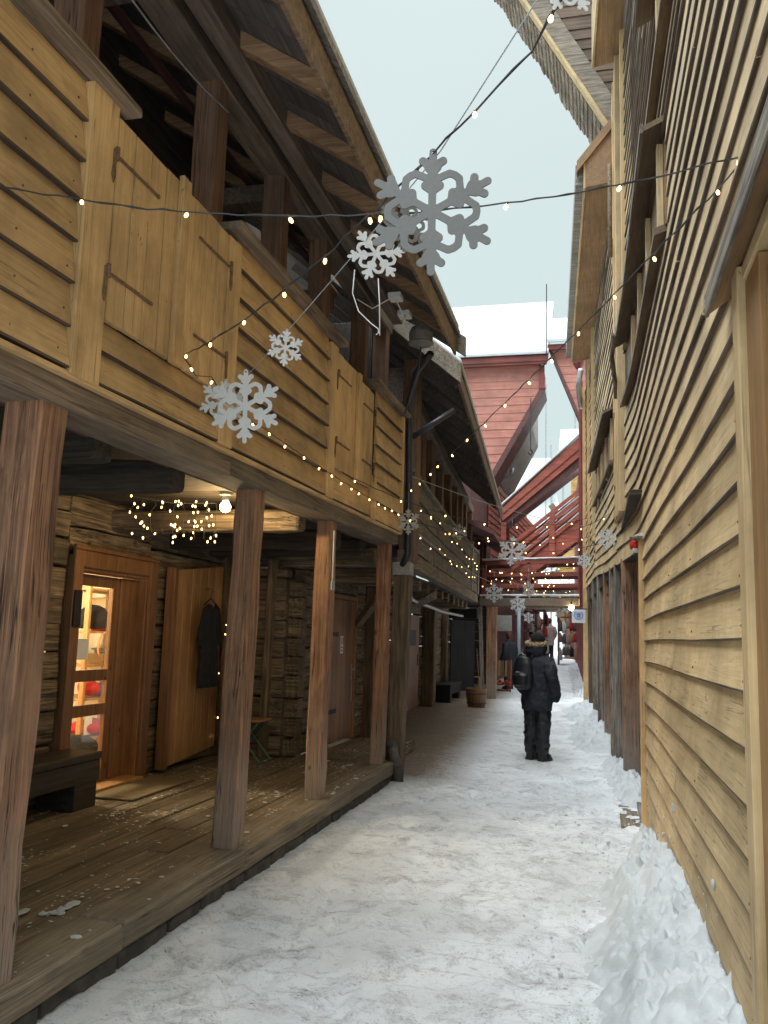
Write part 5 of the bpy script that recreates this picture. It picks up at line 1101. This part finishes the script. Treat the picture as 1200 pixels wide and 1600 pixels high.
# ------------------------------------------------------------------ people
def person(loc, face, h, coat, trousers, label, hat=None, hood=None, fur=None, hair=None, simple=False, coat_len=.72, head_yaw=0, lean=0, extra=None, bulk=1.0, dist=0):
    """standing figure, back or front; built facing +Y then turned by face (radians)"""
    R = thing('person', loc, label, 'person'); R.rotation_euler = (0, 0, face)
    k = h/1.72
    def S(pts): return [tuple(c*k for c in p) for p in pts]
    vox = .011 if not simple else .022
    def fin(b, name, m, vx=None, disp=0, ds=.12, sm=3):
        b.v = [tuple(c*k for c in p) for p in b.v]
        me = bpy.data.meshes.new(name); me.from_pydata(b.v, [], b.f); me.materials.append(m)
        o = bpy.data.objects.new(name, me); COL.objects.link(o); o.parent = R
        md = o.modifiers.new('skin', 'REMESH'); md.mode = 'VOXEL'; md.voxel_size = vx or vox; md.use_smooth_shade = True
        md = o.modifiers.new('soft', 'SMOOTH'); md.iterations = sm; md.factor = .6
        if disp:
            tx = bpy.data.textures.new(name+'_folds', 'CLOUDS'); tx.noise_scale = ds; tx.noise_depth = 2
            md = o.modifiers.new('folds', 'DISPLACE'); md.texture = tx; md.strength = disp; md.mid_level = .5; md.texture_coords = 'LOCAL'
        return o
    q = bulk
    # the body: head, neck, trunk, legs, arms in one surface
    b = MB()
    hy = head_yaw; cx, sx_ = math.cos(hy), math.sin(hy)
    H = lambda x, y, z: (x*cx-y*sx_, x*sx_+y*cx+.02, z)
    b.ball((0, .02, 1.60), .085, .88, 1.06, 1.28, 18, 12)
    b.ball(H(0, .085, 1.585), .018, .8, 1.2, 1.5, 8, 6)                       # nose
    b.ball(H(0, .06, 1.525), .04, .9, .9, .7, 10, 8)                          # chin
    for s in (-1, 1): b.ball(H(s*.078, -.005, 1.59), .022, .5, 1, 1.5, 8, 6)  # ears
    b.ball(H(0, .083, 1.548), .014, 1.6, .6, .5, 8, 6)                        # mouth
    b.tube([(0, 0, 1.38), (0, .01, 1.55)], .055, 12)
    b.loft([(0, 0, .82, .15, .105), (0, 0, .95, .155, .11), (0, 0, 1.1, .14, .1), (0, .0, 1.28, .165, .115), (0, 0, 1.38, .16, .095), (0, 0, 1.43, .09, .07)])
    for s in (-1, 1):
        b.tube([(s*.085, 0, .88), (s*.09, .015, .5), (s*.09, -.01, .08)], [.085, .058, .042], 12)
        b.tube([(s*.09, -.03, .05), (s*.092, .13, .03)], [.04, .032], 10)
        b.tube([(s*.175, 0, 1.37), (s*.225, -.03, 1.12), (s*.215, .05, .90)], [.052, .042, .034], 10)
        b.tube([(s*.215, .05, .90), (s*.205, .075, .82)], [.034, .03], 8)
    fin(b, 'body', M['skin'], .012 if not simple else .02)
    # trousers
    b = MB()
    b.loft([(0, 0, .70, .165*q, .13), (0, 0, .86, .175*q, .135), (0, 0, .98, .165, .12)])
    for s in (-1, 1):
        b.tube([(s*.088, 0, .86), (s*.094, .012, .5), (s*.096, -.005, .25), (s*.096, -.005, .10)], [.105*q, .094*q, .083*q, .076*q], 14)
        if not simple:
            for z in (.62, .5, .36, .22): b.tube([(s*.094, .003, z-.018), (s*.094, .003, z+.018)], [.096*q-.02*(.6-z), .097*q-.02*(.6-z)], 12)
    fin(b, 'trousers', trousers, disp=.04 if not simple else 0, ds=.06)
    # boots
    b = MB()
    for s in (-1, 1):
        b.tube([(s*.096, -.01, .02), (s*.096, -.01, .16)], [.062, .066], 12); b.ball((s*.1, .10, .045), .055, .9, 1.5, .95, 12, 8); b.box(s*.098-.05, s*.098+.05, -.07, .17, 0, .03)
    fin(b, 'boots', M['boot'])
    # coat with sleeves
    b = MB(); L0 = coat_len
    b.loft([(0, 0, L0, .205*q, .15*q), (0, 0, L0+.1, .212*q, .16*q), (0, 0, 1.0, .205*q, .16*q), (0, -.005, 1.15, .205*q, .16*q), (0, 0, 1.28, .215*q, .158*q), (0, 0, 1.37, .2*q, .135*q), (0, .005, 1.43, .12, .1), (0, .01, 1.49, .085, .085)])
    for s in (-1, 1):
        b.tube([(s*.175, -.005, 1.36), (s*.235*q, -.045, 1.2), (s*.255*q, -.05, 1.10), (s*.26*q, 0, 1.0), (s*.23*q, .075, .90), (s*.205*q, .105, .80)], [.085*q, .082*q, .076*q, .07*q, .066*q, .05], 14)
    fin(b, 'coat', coat, disp=.036 if not simple else .0, ds=.075)
    if hood:
        b = MB()
        b.loft([(0, -.03, 1.40, .13, .11), (0, -.035, 1.46, .15, .135), (0, -.03, 1.53, .145, .135), (0, -.02, 1.575, .12, .115)])
        fin(b, 'hood', coat, disp=.02, ds=.06)
    if fur:
        b = MB(); pts = []
        for i in range(25):
            a = i/24*2*math.pi; pts.append((.128*math.sin(a), -.025+.125*math.cos(a), 1.575+.022*math.cos(a+hy)-.02*math.sin(a)))
        b.tube(pts, .03, 8); o = fin(b, 'fur_trim', M['fur'], .008, disp=.05, ds=.018, sm=1)
    if hat:
        b = MB(); b.loft([(0, .02, 1.605, .094, .104), (0, .02, 1.65, .097, .107), (0, .015, 1.69, .085, .094), (0, .01, 1.72, .055, .062), (0, .01, 1.732, .02, .022)]); fin(b, 'hat', hat, .008, disp=.006, ds=.02, sm=2)
    if hair:
        b = MB(); b.loft([(0, -.01, 1.50, .075, .07), (0, 0, 1.56, .09, .09), (0, .01, 1.64, .092, .1), (0, .01, 1.70, .07, .08), (0, .01, 1.725, .025, .03)]); fin(b, 'hair', hair, .012, disp=.012, ds=.03)
    return R
def make_people():
    # main figure: seen from behind, turned a little to the right
    f = -.55
    P = person((-.79, 12.15, .0), f, 1.70, M['black_cloth'], M['trouser'], 'person in black winter parka and beanie seen from behind with a fur trimmed hood', hat=M['knit'], hood=True, fur=True, head_yaw=-.35, bulk=1.1, coat_len=.67)
    # worn backpack, hung on the left shoulder
    t = thing('backpack', (-.94, 11.95, .95), 'black rounded backpack on the back of the person in the fur trimmed parka', 'backpack')
    b = MB(); c, s = math.cos(f), math.sin(f)
    def W(x, y, z): return (-.79+x*c-y*s, 12.15+x*s+y*c, z)
    b.loft([(0, 0, .93, .05, .03), (0, 0, .95, .12, .07), (0, 0, 1.0, .155, .095), (0, 0, 1.15, .16, .1), (0, 0, 1.28, .14, .085), (0, 0, 1.36, .1, .06), (0, 0, 1.385, .04, .03)])
    b.loft([(0, -.07, .98, .05, .02), (0, -.08, 1.0, .11, .05), (0, -.085, 1.12, .115, .055), (0, -.08, 1.16, .06, .03)])
    b.v = [W(x-.085, y-.205, z) for x, y, z in b.v]
    o = b.build('pack', M['pack_cloth'], t, smooth=True); md = o.modifiers.new('skin', 'REMESH'); md.mode = 'VOXEL'; md.voxel_size = .01; md.use_smooth_shade = True
    md = o.modifiers.new('soft', 'SMOOTH'); md.iterations = 3
    for sx in (-.19, .02): Q(lambda b: b.tube([W(sx, -.17, 1.36), W(sx*1.0, -.06, 1.455), W(sx, .07, 1.43), W(sx*1.05, .155, 1.3)], .016, 8), 'strap', M['pack_cloth'], t, smooth=True)
    Q(lambda b: (b.tube([W(-.1, -.345, 1.17), W(-.04, -.345, 1.17)], .006, 6), b.tube([W(-.085, -.208, 1.38), W(-.085, -.23, 1.42), W(-.05, -.21, 1.385)], .008, 6)), 'zip', M['zinc'], t)
    for (x, y, face, h, coat, hat, hair, lab) in (
        (-2.5, 25.9, .9, 1.66, M['black_cloth'], None, M['hair_red'], 'person with auburn hair in a long black coat standing at the left stall'),
        (-2.72, 38.2, .2, 1.72, M['brown_coat'], M['knit'], None, 'far person in a grey brown coat at the left of the distant group'),
        (-2.35, 38.6, -.4, 1.78, M['pink_coat'], M['red_wool'], None, 'far person in dusty rose coat and red cap amid the distant group'),
        (-2.0, 38.9, .5, 1.82, M['beige_coat'], None, M['hair_red'], 'far person in a grey beige coat at the right of the distant group'),
        (-2.95, 37.4, 1.2, 1.7, M['navy'], M['white_plastic'], None, 'far person in dark clothes with a white cap beside the racks')):
        person((x, y, ground_z(y)), face, h, coat, M['trouser'], lab, hat=hat, hair=hair, simple=True, coat_len=.6 if hair else .75)
make_people()

# ------------------------------------------------------------------ snow banks
def make_snow():
    r = random.Random(81)
    def bank(name, x_of, y0, y1, width, height, label, seed, res=.03):
        ny, nx = int((y1-y0)/res), int(max(width)/res)+1 if isinstance(width, tuple) else int(width/res)
        b = MB(); b.sm = True; vs = []
        for j in range(ny+1):
            y = y0+(y1-y0)*j/ny; t = j/ny
            w = width(t) if callable(width) else width
            for i in range(nx+1):
                s = i/nx; x = x_of(y)+.02-s*w    # s = 0 at the wall
                hh = height(t)*(1-s)**.8*smoothstep(0, .1, t)*smoothstep(0, .12, 1-t)
                n = mnoise.noise((x*2.5+seed, y*2.5, 0))*.10+mnoise.noise((x*7+seed, y*7, 1))*.05+abs(mnoise.noise((x*16, y*16, seed)))*.03+mnoise.noise((x*34, y*34, seed))*.012
                n2 = max(-.8, min(1, mnoise.cell((x*9+seed, y*7, 2))-.5))*.03*0
                e = smoothstep(0, .25, 1-s)
                vs.append((x+.02*mnoise.noise((x*9, y*9, 5)), y+.02*mnoise.noise((x*9, y*9, 8)), ground_z(y)-.02+(hh+(n+n2)*min(1, hh*5+.25))*e+.02*e))
        W = nx+1; fs = [(j*W+i+1, j*W+i, (j+1)*W+i, (j+1)*W+i+1) for j in range(ny) for i in range(nx)]
        b.add(vs, [tuple(reversed(f)) for f in fs])
        tag(b.build(name, M['snow']), label, 'snow', kind='stuff')
    bank('snow_bank', XR, 2.2, 8.05, lambda t: .66-.42*smoothstep(.45, 1, t), lambda t: .33*(1-.55*smoothstep(.5, 1, t)), 'lumpy bank of shovelled snow against the ochre wall', 1.0) if False else None
    def bank2(name, x_of, y0, y1, wfun, hfun, label, seed, res=.018):
        ny = int((y1-y0)/res); nx = 40; b = MB(); b.sm = True; vs = []
        for j in range(ny+1):
            y = y0+(y1-y0)*j/ny; t = j/ny; w = wfun(y)*(1+.22*mnoise.noise((y*1.9+seed, 0, 3))+.12*mnoise.noise((y*6+seed, 0, 3)))
            for i in range(nx+1):
                s = i/nx; x = x_of(y)+.03-s*w
                base = hfun(y)*(1+.22*mnoise.noise((y*2.3, seed, 0))+.10*mnoise.noise((y*7, seed, 0)))*(1-s)**.8
                bl = lambda f, o: abs(mnoise.noise((x*f+seed+o, y*f, z0_*f+o)))
                z0_ = base
                lump = .11*(bl(4.2, 0)-.2)+.085*(bl(9, 3)-.2)+.06*(bl(19, 7)-.2)+.04*(bl(38, 11)-.2)+.02*(bl(70, 13)-.2)
                env = min(1, (1-s)*2.2)*smoothstep(0, .06, t)*smoothstep(0, .06, 1-t)
                vs.append((x, y, ground_z(y)-.03+max(0, base+lump)*env+.035*env))
        W = nx+1
        b.add(vs, [(j*W+i, j*W+i+1, (j+1)*W+i+1, (j+1)*W+i) for j in range(ny) for i in range(nx)])
        tag(b.build(name, M['snow']), label, 'snow', kind='stuff')
    bank2('snow_bank', XR, 2.0, 7.9, lambda y: .62-.38*smoothstep(5.2, 7.9, y), lambda y: .36-.22*smoothstep(5, 7.6, y), 'lumpy bank of shovelled snow against the ochre wall at the lower right', 1.0)
    bank2('snow_bank', lambda y: XR(y)+.1, 9.0, 12.6, lambda y: .42, lambda y: .10, 'thin snow bank at the foot of the nearest arcade posts', 4.0)
    bank2('snow_bank', lambda y: XR(y)+.1, 13.2, 17.6, lambda y: .75, lambda y: .16, 'snow bank before the middle arcade posts', 6.0)
    bank2('snow_bank', lambda y: XR(y)+.1, 18.2, 21.6, lambda y: .8, lambda y: .18, 'snow bank at the far ochre corner post', 8.0)
    bank2('snow_bank', lambda y: -.25-.045*(y-24), 24, 36, lambda y: .45, lambda y: .10, 'snow bank along the far right wall beyond the footbridge', 9.0, .06)
    b = MB()
    for k in range(60):
        y = 3.4+3.9*r.random(); z = .12+.55*r.random()**2; s = .004+.011*r.random()**3
        if z < .34-.05*(y-3.4)+.02: continue
        b.ball((XR(y)-.03, y, z), s, .6, 1.2, 1.2+r.random(), 7, 5)
    tag(b.build('snow_spatter', M['snow'], smooth=True), 'clots of snow stuck to the ochre boards', 'snow', kind='stuff')
    b = MB()
    for k in range(150):
        y = 2.6+6*r.random(); x = XR(y)-.35-.6*r.random()**2; s = .003+.010*r.random()**3
        b.ball((x, y, .015+s*.3), s, 1+.5*r.random(), 1+.5*r.random(), .8, 7, 5)
    tag(b.build('snow_lumps', M['snow'], smooth=True), 'loose lumps of snow scattered beside the bank', 'snow', kind='stuff')
make_snow()

# ------------------------------------------------------------------ light strings and snowflakes
def flake_mesh(res=84):
    """plate cut as a six armed snowflake: signed distance outline, then thickness"""
    segs = []
    for k in range(6):
        a = k*math.pi/3; R2 = lambda x, y: (x*math.cos(a)+y*math.sin(a), -x*math.sin(a)+y*math.cos(a))
        A = lambda p, q, w: segs.append((R2(*p), R2(*q), w))
        A((0, 0), (0, .94), .058)
        for s in (-1, 1):
            A((0, .70), (s*.15, .80), .062); A((0, .62), (s*.07, .70), .06)
            A((0, .34), (s*.10, .41), .07); A((0, .50), (s*.035, .42), .075)
            A((s*.03, .50), (s*.25, .60), .055); A((s*.25, .60), (s*.33, .5716), .055)
    g = np.linspace(-1.02, 1.02, res); Xg, Yg = np.meshgrid(g, g, indexing='ij'); D = np.full(Xg.shape, 9.)
    for (p, q, w) in segs:
        p, q = np.array(p), np.array(q); v = q-p; L = max(1e-9, v@v); t = np.clip(((Xg-p[0])*v[0]+(Yg-p[1])*v[1])/L, 0, 1)
        D = np.minimum(D, np.hypot(Xg-p[0]-t*v[0], Yg-p[1]-t*v[1])-w)
    D = np.maximum(D, .028-np.hypot(Xg, Yg-.93))
    verts = {}; V = []; F = []; th = .013
    def vid(key, x, y):
        if key not in verts: verts[key] = len(V); V.append((x, y))
        return verts[key]
    border = []
    for i in range(res-1):
        for j in range(res-1):
            cs = [(i, j), (i+1, j), (i+1, j+1), (i, j+1)]; d = [D[c] for c in cs]
            if min(d) >= 0: continue
            poly = []; kinds = []
            for k in range(4):
                a, c = cs[k], cs[(k+1) % 4]; da, dc = d[k], d[(k+1) % 4]
                if da < 0: poly.append(vid(a, g[a[0]], g[a[1]])); kinds.append(0)
                if (da < 0) != (dc < 0):
                    t = da/(da-dc); key = tuple(sorted((a, c))); x = g[a[0]]+t*(g[c[0]]-g[a[0]]); y = g[a[1]]+t*(g[c[1]]-g[a[1]])
                    poly.append(vid(('e',)+key, x, y)); kinds.append(1 if da < 0 else 2)
            if len(poly) >= 3:
                F.append(poly)
                for k in range(len(poly)):
                    if kinds[k] == 1 and kinds[(k+1) % len(poly)] == 2: border.append((poly[k], poly[(k+1) % len(poly)]))
    n = len(V)
    vs = [(x, -th, y) for x, y in V]+[(x, th, y) for x, y in V]
    fs = [tuple(p) for p in F]+[tuple(n+i for i in reversed(p)) for p in F]+[(b, a, n+a, n+b) for a, b in border]
    me = bpy.data.meshes.new('snowflake'); me.from_pydata(vs, [], fs); me.materials.append(M['flake']); me.update(); return me
FM = flake_mesh(); FMG = FM.copy(); FMG.materials.clear(); FMG.materials.append(M['flake_backlit']); FM2 = flake_mesh(46)
def flake(c, d, label, yaw=0, tilt=0, far=False, grey=False):
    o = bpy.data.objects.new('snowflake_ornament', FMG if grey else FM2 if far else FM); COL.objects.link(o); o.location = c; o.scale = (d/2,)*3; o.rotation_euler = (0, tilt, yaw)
    return tag(o, label, 'ornament', 'snowflake ornaments hung over the lane')
def bulb_mesh(r):
    b = MB(); b.cur = 0; b.lathe((0, 0, -.05*r/.011), [(.002, 0), (r*.9, r*.7), (r, r*1.8), (r*.7, r*3.0)], 8); b.cur = 1; b.lathe((0, 0, -.05*r/.011), [(r*.72, r*3.01), (r*.75, r*4.6), (r*.3, r*5)], 7)
    o = b.build('bulb', [M['glow'], M['wire']], at=(0, 0, 0)); me = o.data; bpy.data.objects.remove(o); return me
BM = {k: bulb_mesh(v) for k, v in (('near', .0068), ('mid', .0066), ('far', .0088))}
def catenary(A, B, sag, n=24):
    A, B = Vector(A), Vector(B); return [A.lerp(B, i/n)-Vector((0, 0, 4*sag*(i/n)*(1-i/n))) for i in range(n+1)]
def string(pts, spacing, label, size='near', wr=.003, rng=None, wobble=.012, mat_=None, phase=.3):
    rng = rng or random.Random(len(label)); pts = [Vector(p) for p in pts]
    c = sum(pts, Vector())/len(pts); b = MB()
    fine = []
    for i in range(len(pts)-1):
        n = max(2, int((pts[i+1]-pts[i]).length/.07))
        for k in range(n): fine.append(pts[i].lerp(pts[i+1], k/n)+Vector((rng.uniform(-1, 1), rng.uniform(-1, 1), rng.uniform(-1, 1)))*wobble*.35)
    fine.append(pts[-1]); b.tube(fine, wr, 4)
    if size == 'near':   # second twisted strand
        b.tube([p+Vector((.003*math.sin(i*1.3), .004*math.cos(i*1.3), .003*math.sin(i*1.9))) for i, p in enumerate(fine)], wr*.7, 4)
    o = b.build('string_lights', mat_ or M['wire'], at=c); tag(o, label, 'string lights', 'light strings across the lane')
    dd = 0; nxt = spacing*phase
    for i in range(len(fine)-1):
        L = (fine[i+1]-fine[i]).length
        while dd+L > nxt:
            p = fine[i].lerp(fine[i+1], (nxt-dd)/L); q = bpy.data.objects.new('bulb', BM[size]); COL.objects.link(q); q.parent = o; q.location = p-c
            q.rotation_euler = (rng.uniform(-.5, .5), rng.uniform(-.6, .6), rng.uniform(0, 6)); nxt += spacing*rng.uniform(.8, 1.2)
        dd += L
    return o
def plain_wire(pts, r, label, m='wire_clear', name='hanging_wire'):
    b = MB(); b.tube(pts, r, 5); return tag(b.build(name, M[m], smooth=True), label, 'wire')
def make_lights():
    # nearest strings
    string(catenary((-2.12, 2.55, 3.20), (.52, 3.02, 3.30), .17), .42, 'nearest light string running level from the ochre shutters to the right wall', 'near', phase=.75)
    string(catenary((.5, 3.06, 3.28), (-2.12, 9.5, 3.2), .05), .5, 'light string slanting from the right wall hook back to the left downpipe', 'near')
    string(catenary((-2.1, 4.0, 3.03), (-.15, 2.05, 3.10), .10, 18)+catenary((-.15, 2.05, 3.10), (.42, 1.3, 3.5), .0, 6)[1:], .36, 'light string climbing past the largest snowflakes to the upper right', 'near', phase=.1)
    string([(-2.1, 4.0, 3.02), (-2.13, 4.2, 2.98), (-2.1, 4.35, 3.02), (-2.12, 4.6, 2.92)]+catenary((-2.1, 4.9, 2.92), (-2.13, 9.3, 2.95), .03)[1:], .34, 'light string stretched along the lower edge of the ochre gallery', 'near', .003)
    plain_wire(catenary((-2.13, 4.6, 2.96), (-.45, 2.4, 3.06), .02)+catenary((-.45, 2.4, 3.06), (.40, 1.3, 3.42), .0)[1:], .0022, 'thin pale wire carrying the large snowflakes')
    # the flakes on it; each hangs from its upper arm
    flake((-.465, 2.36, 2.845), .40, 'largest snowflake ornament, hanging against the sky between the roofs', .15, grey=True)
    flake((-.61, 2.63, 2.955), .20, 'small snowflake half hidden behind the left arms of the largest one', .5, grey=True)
    flake((-.77, 2.88, 2.975), .215, 'tilted snowflake in front of the dark eaves with two loose white straps', .35, .35)
    flake((-1.32, 3.44, 2.84), .173, 'small snowflake against the ochre boards between the two larger ones on the wire', .5, .05)
    flake((-1.69, 3.89, 2.71), .38, 'large white snowflake before the ochre cladding of the near gallery', .2, -.03)
    flake((-1.86, 3.99, 2.765), .25, 'snowflake overlapped by the large one before the ochre cladding', .6, .1)
    flake((-.055, 1.96, 3.20), .17, 'snowflake cut off by the top edge of the view', .3, .5)
    for k, pts in enumerate(([(-.85, 2.88, 2.92), (-.855, 2.88, 2.83), (-.83, 2.88, 2.76), (-.78, 2.88, 2.71), (-.755, 2.88, 2.69), (-.752, 2.88, 2.675), (-.762, 2.88, 2.668)], [(-.76, 2.88, 2.88), (-.752, 2.88, 2.78), (-.748, 2.88, 2.665)])):
        plain_wire(pts, .0022, ['loose white strap curling below the tilted snowflake', 'loose white strap hanging straight below the tilted snowflake'][k], 'white_plastic', 'loose_strap')
    # strings further down, zigzag between the galleries
    rr = random.Random(99)
    legs = [((-2.15, 7.1, 3.0), (-.1, 10.8, 3.1), .25), ((-2.13, 9.3, 2.95), (.2, 12.5, 3.4), .35), ((-2.3, 11.5, 3.3), (.05, 15.2, 3.45), .3), ((-2.45, 14.0, 2.9), (-.05, 17.5, 3.3), .3), ((-2.5, 15, 3.5), (.1, 12.6, 3.0), .25), ((-2.62, 17.3, 3.1), (-.2, 20.5, 3.6), .3), ((-2.75, 19.5, 3.3), (-.15, 18.0, 3.2), .25), ((-2.8, 20.8, 2.9), (-.35, 22.6, 3.3), .25)]
    for i, (a, c, s) in enumerate(legs):
        string(catenary(a, c, s), .6, 'light string crossing the lane, number %s from the viewer beyond the downpipe' % ['one', 'two', 'three', 'four', 'five', 'six', 'seven', 'eight'][i], 'mid' if i < 4 else 'far', .0045)
    for i, z in enumerate((2.9, 3.3)):
        string([(XL2(y)+.06, y, z+.05*math.sin(y*2+i)-.02*(y-11)*(i-1)*.3) for y in np.linspace(10.8, 20.6, 24)], .85, 'light string lying along the grey gallery boards, %s row' % ['lower', 'upper'][i], 'mid', .0035)
    for i, (y, z) in enumerate(((24.6, 3.3), (27, 3.5), (30, 3.4), (33, 3.6), (36, 3.7))):
        string(catenary((-3.0+.04*(y-24), y, z), (-.6-.04*(y-24), y+1.2, z), .35), .32, 'light string over the stalls beyond the footbridge, %s one' % ['first', 'second', 'third', 'fourth', 'last'][i], 'far', .006)
    string([(-2.85+.2*rr.random()+.07*i, 22.85, 2.95+.45*rr.random()) for i in range(30)], .26, 'tangled light string wound along the footbridge rails', 'far', .004)
    plain_wire(catenary((-2.15, 9.4, 2.92), (-2.6, 22.6, 3.05), .1), .004, 'thin pale wire running down the lane past the small snowflakes')
    plain_wire(catenary((-2.2, 10.2, 3.55), (-.1, 17.8, 3.9), .1), .004, 'thin pale wire crossing the lane above the footbridge')
    # net of lights in the porch and round the branch
    o = None
    def net(seed, n, box, label, size):
        r2 = random.Random(seed); b = MB(); x0, x1, y0, y1, z0, z1 = box; pts = []
        for k in range(9):
            t = k/8; x, y = x0+(x1-x0)*t, y0+(y1-y0)*t; q = [Vector((x+r2.uniform(-.02, .02), y+r2.uniform(-.02, .02), z1-(z1-z0)*i/5*r2.uniform(.8, 1))) for i in range(6)]
            b.tube(q, .0025, 4); pts += q
        b.tube([(x0, y0, z1), ((x0+x1)/2, (y0+y1)/2, z1-.03), (x1, y1, z1)], .004, 4)
        c = Vector(((x0+x1)/2, (y0+y1)/2, z1)); o = b.build('string_lights', M['wire'], at=c); tag(o, label, 'string lights')
        for k in range(n):
            p = r2.choice(pts)+Vector((r2.uniform(-.04, .04), r2.uniform(-.04, .04), r2.uniform(-.03, .03))); q = bpy.data.objects.new('bulb', BM[size]); COL.objects.link(q); q.parent = o; q.location = p-c; q.rotation_euler = (r2.uniform(-.5, .5), 0, 0)
    net(5, 58, (-3.72, -3.15, 6.35, 6.75, 2.36, 2.68), 'curtain of small warm lights under the porch ceiling', 'near')
    t = thing('branch', (-4.15, 9.35, .2), 'crooked bare branch standing by the open pine door leaf', 'branch')
    bp = [(-4.17, 9.38, .2), (-4.15, 9.36, .8), (-4.18, 9.34, 1.3), (-4.11, 9.32, 1.65), (-4.05, 9.36, 1.9), (-4.07, 9.34, 2.1)]
    Q(lambda b: b.tube(bp, [.045, .04, .038, .03, .025, .02], 8), 'stem', M['log_z'], t, smooth=True)
    Q(lambda b: b.tube([(-4.11, 9.32, 1.65), (-4.01, 9.28, 1.8), (-3.99, 9.28, 1.98)], [.02, .015, .01], 6), 'twig', M['log_z'], t, smooth=True)
    sp = []
    for i in range(60):
        f = i/59*5; k = min(4, int(f)); p = Vector(bp[k]).lerp(Vector(bp[k+1]), f-k); sp.append(p+Vector((math.cos(i*1.1)*.055, math.sin(i*1.1)*.055, 0)))
    string(sp, .26, 'small warm lights wound round the bare branch', 'near', .003)
    # flakes further away
    far = [((638, 815), 9.45, .30, 'snowflake at the corner of the grey gallery'), ((718, 831), 15.0, .3, 'snowflake before the grey gallery rail, right of the one at its corner'), ((800, 861), 13.5, .48, 'large snowflake before the left end of the red staircase'), ((913, 876), 15.5, .29, 'snowflake at the right end of the footbridge rail'), ((949, 842), 12.0, .29, 'snowflake close to the right wall above the arcade'),
           ((772, 927), 20.5, .48, 'snowflake over the left end of the footbridge'), ((826, 921), 20.0, .42, 'narrow turned snowflake under the middle of the footbridge rail'), ((809, 944), 22.0, .46, 'snowflake below the footbridge deck left of the middle'), ((773, 941), 24.5, .34, 'snowflake partly behind the one at the left end of the footbridge'), ((866, 934), 25.0, .36, 'snowflake just under the footbridge deck right of the middle'), ((869, 897), 24.6, .3, 'snowflake behind the footbridge rails'), ((886, 950), 26.0, .34, 'snowflake near the globe lamp'), ((826, 965), 27.0, .36, 'snowflake low over the stalls'), ((812, 957), 29.0, .42, 'snowflake over the left stall behind the front ones'), ((874, 958), 30.0, .36, 'snowflake high over the bright opening')]
    for (px, py), d, s, lab in far:
        yaw, pitch, roll = .24277, .14221, .029
        m = SC.camera.matrix_world.to_3x3(); v = m @ Vector(((px-600)/1350, -(py-800)/1350, -1)); v = v*(d/v.y)
        c = Vector((0, 0, 1.6))+v
        flake(c, s, lab, rr.uniform(-.3, .3) if 'narrow' not in lab else .8, rr.uniform(-.12, .12), d > 14)
        plain_wire([c+Vector((0, 0, s*.46)), c+Vector((0, 0, s*.46+.3))], .002, 'thread of the '+' '.join(lab.split()[:12]), name='hanging_thread')
make_lights()

# ------------------------------------------------------------------ small things under the near eaves
def make_eave_things():
    t = thing('eave_lamp', (-1.72, 8.3, 4.5), 'grey bowl shaped lamp hanging under the end of the near eaves', 'lamp')
    Q(lambda b: b.lathe((-1.72, 8.3, 4.52), [(.015, 0), (.11, .02), (.135, .035), (.12, .05), (.125, .14), (.10, .2), (.03, .22)], 18), 'bowl', M['moss'], t, smooth=False)
    Q(lambda b: b.tube([(-1.72, 8.3, 4.53), (-1.75, 8.35, 4.3), (-2.0, 8.9, 4.0)], .012, 6), 'cable', M['pipe'], t)
    t = thing('junction_boxes', (-1.8, 7.6, 4.65), 'two pale cable boxes with loose wires under the near eaves', 'junction box')
    for y, z in ((7.45, 4.72), (7.85, 4.70)): boxpart('box', M['white_plastic'], t, -1.87, -1.75, y, y+.14, z, z+.05)
    Q(lambda b: (b.tube([(-1.8, 7.5, 4.71), (-1.76, 7.7, 4.60), (-1.8, 7.88, 4.7)], .006, 5), b.tube([(-1.85, 7.5, 4.73), (-2.0, 7.4, 4.6), (-2.15, 7.4, 4.7)], .006, 5)), 'cable', M['white_plastic'], t)
    plain_wire(catenary((-2.4, 3.4, 4.95), (-2.36, 4.9, 5.02), .06), .006, 'pale cable strung between two gallery posts', 'zinc')
make_eave_things()
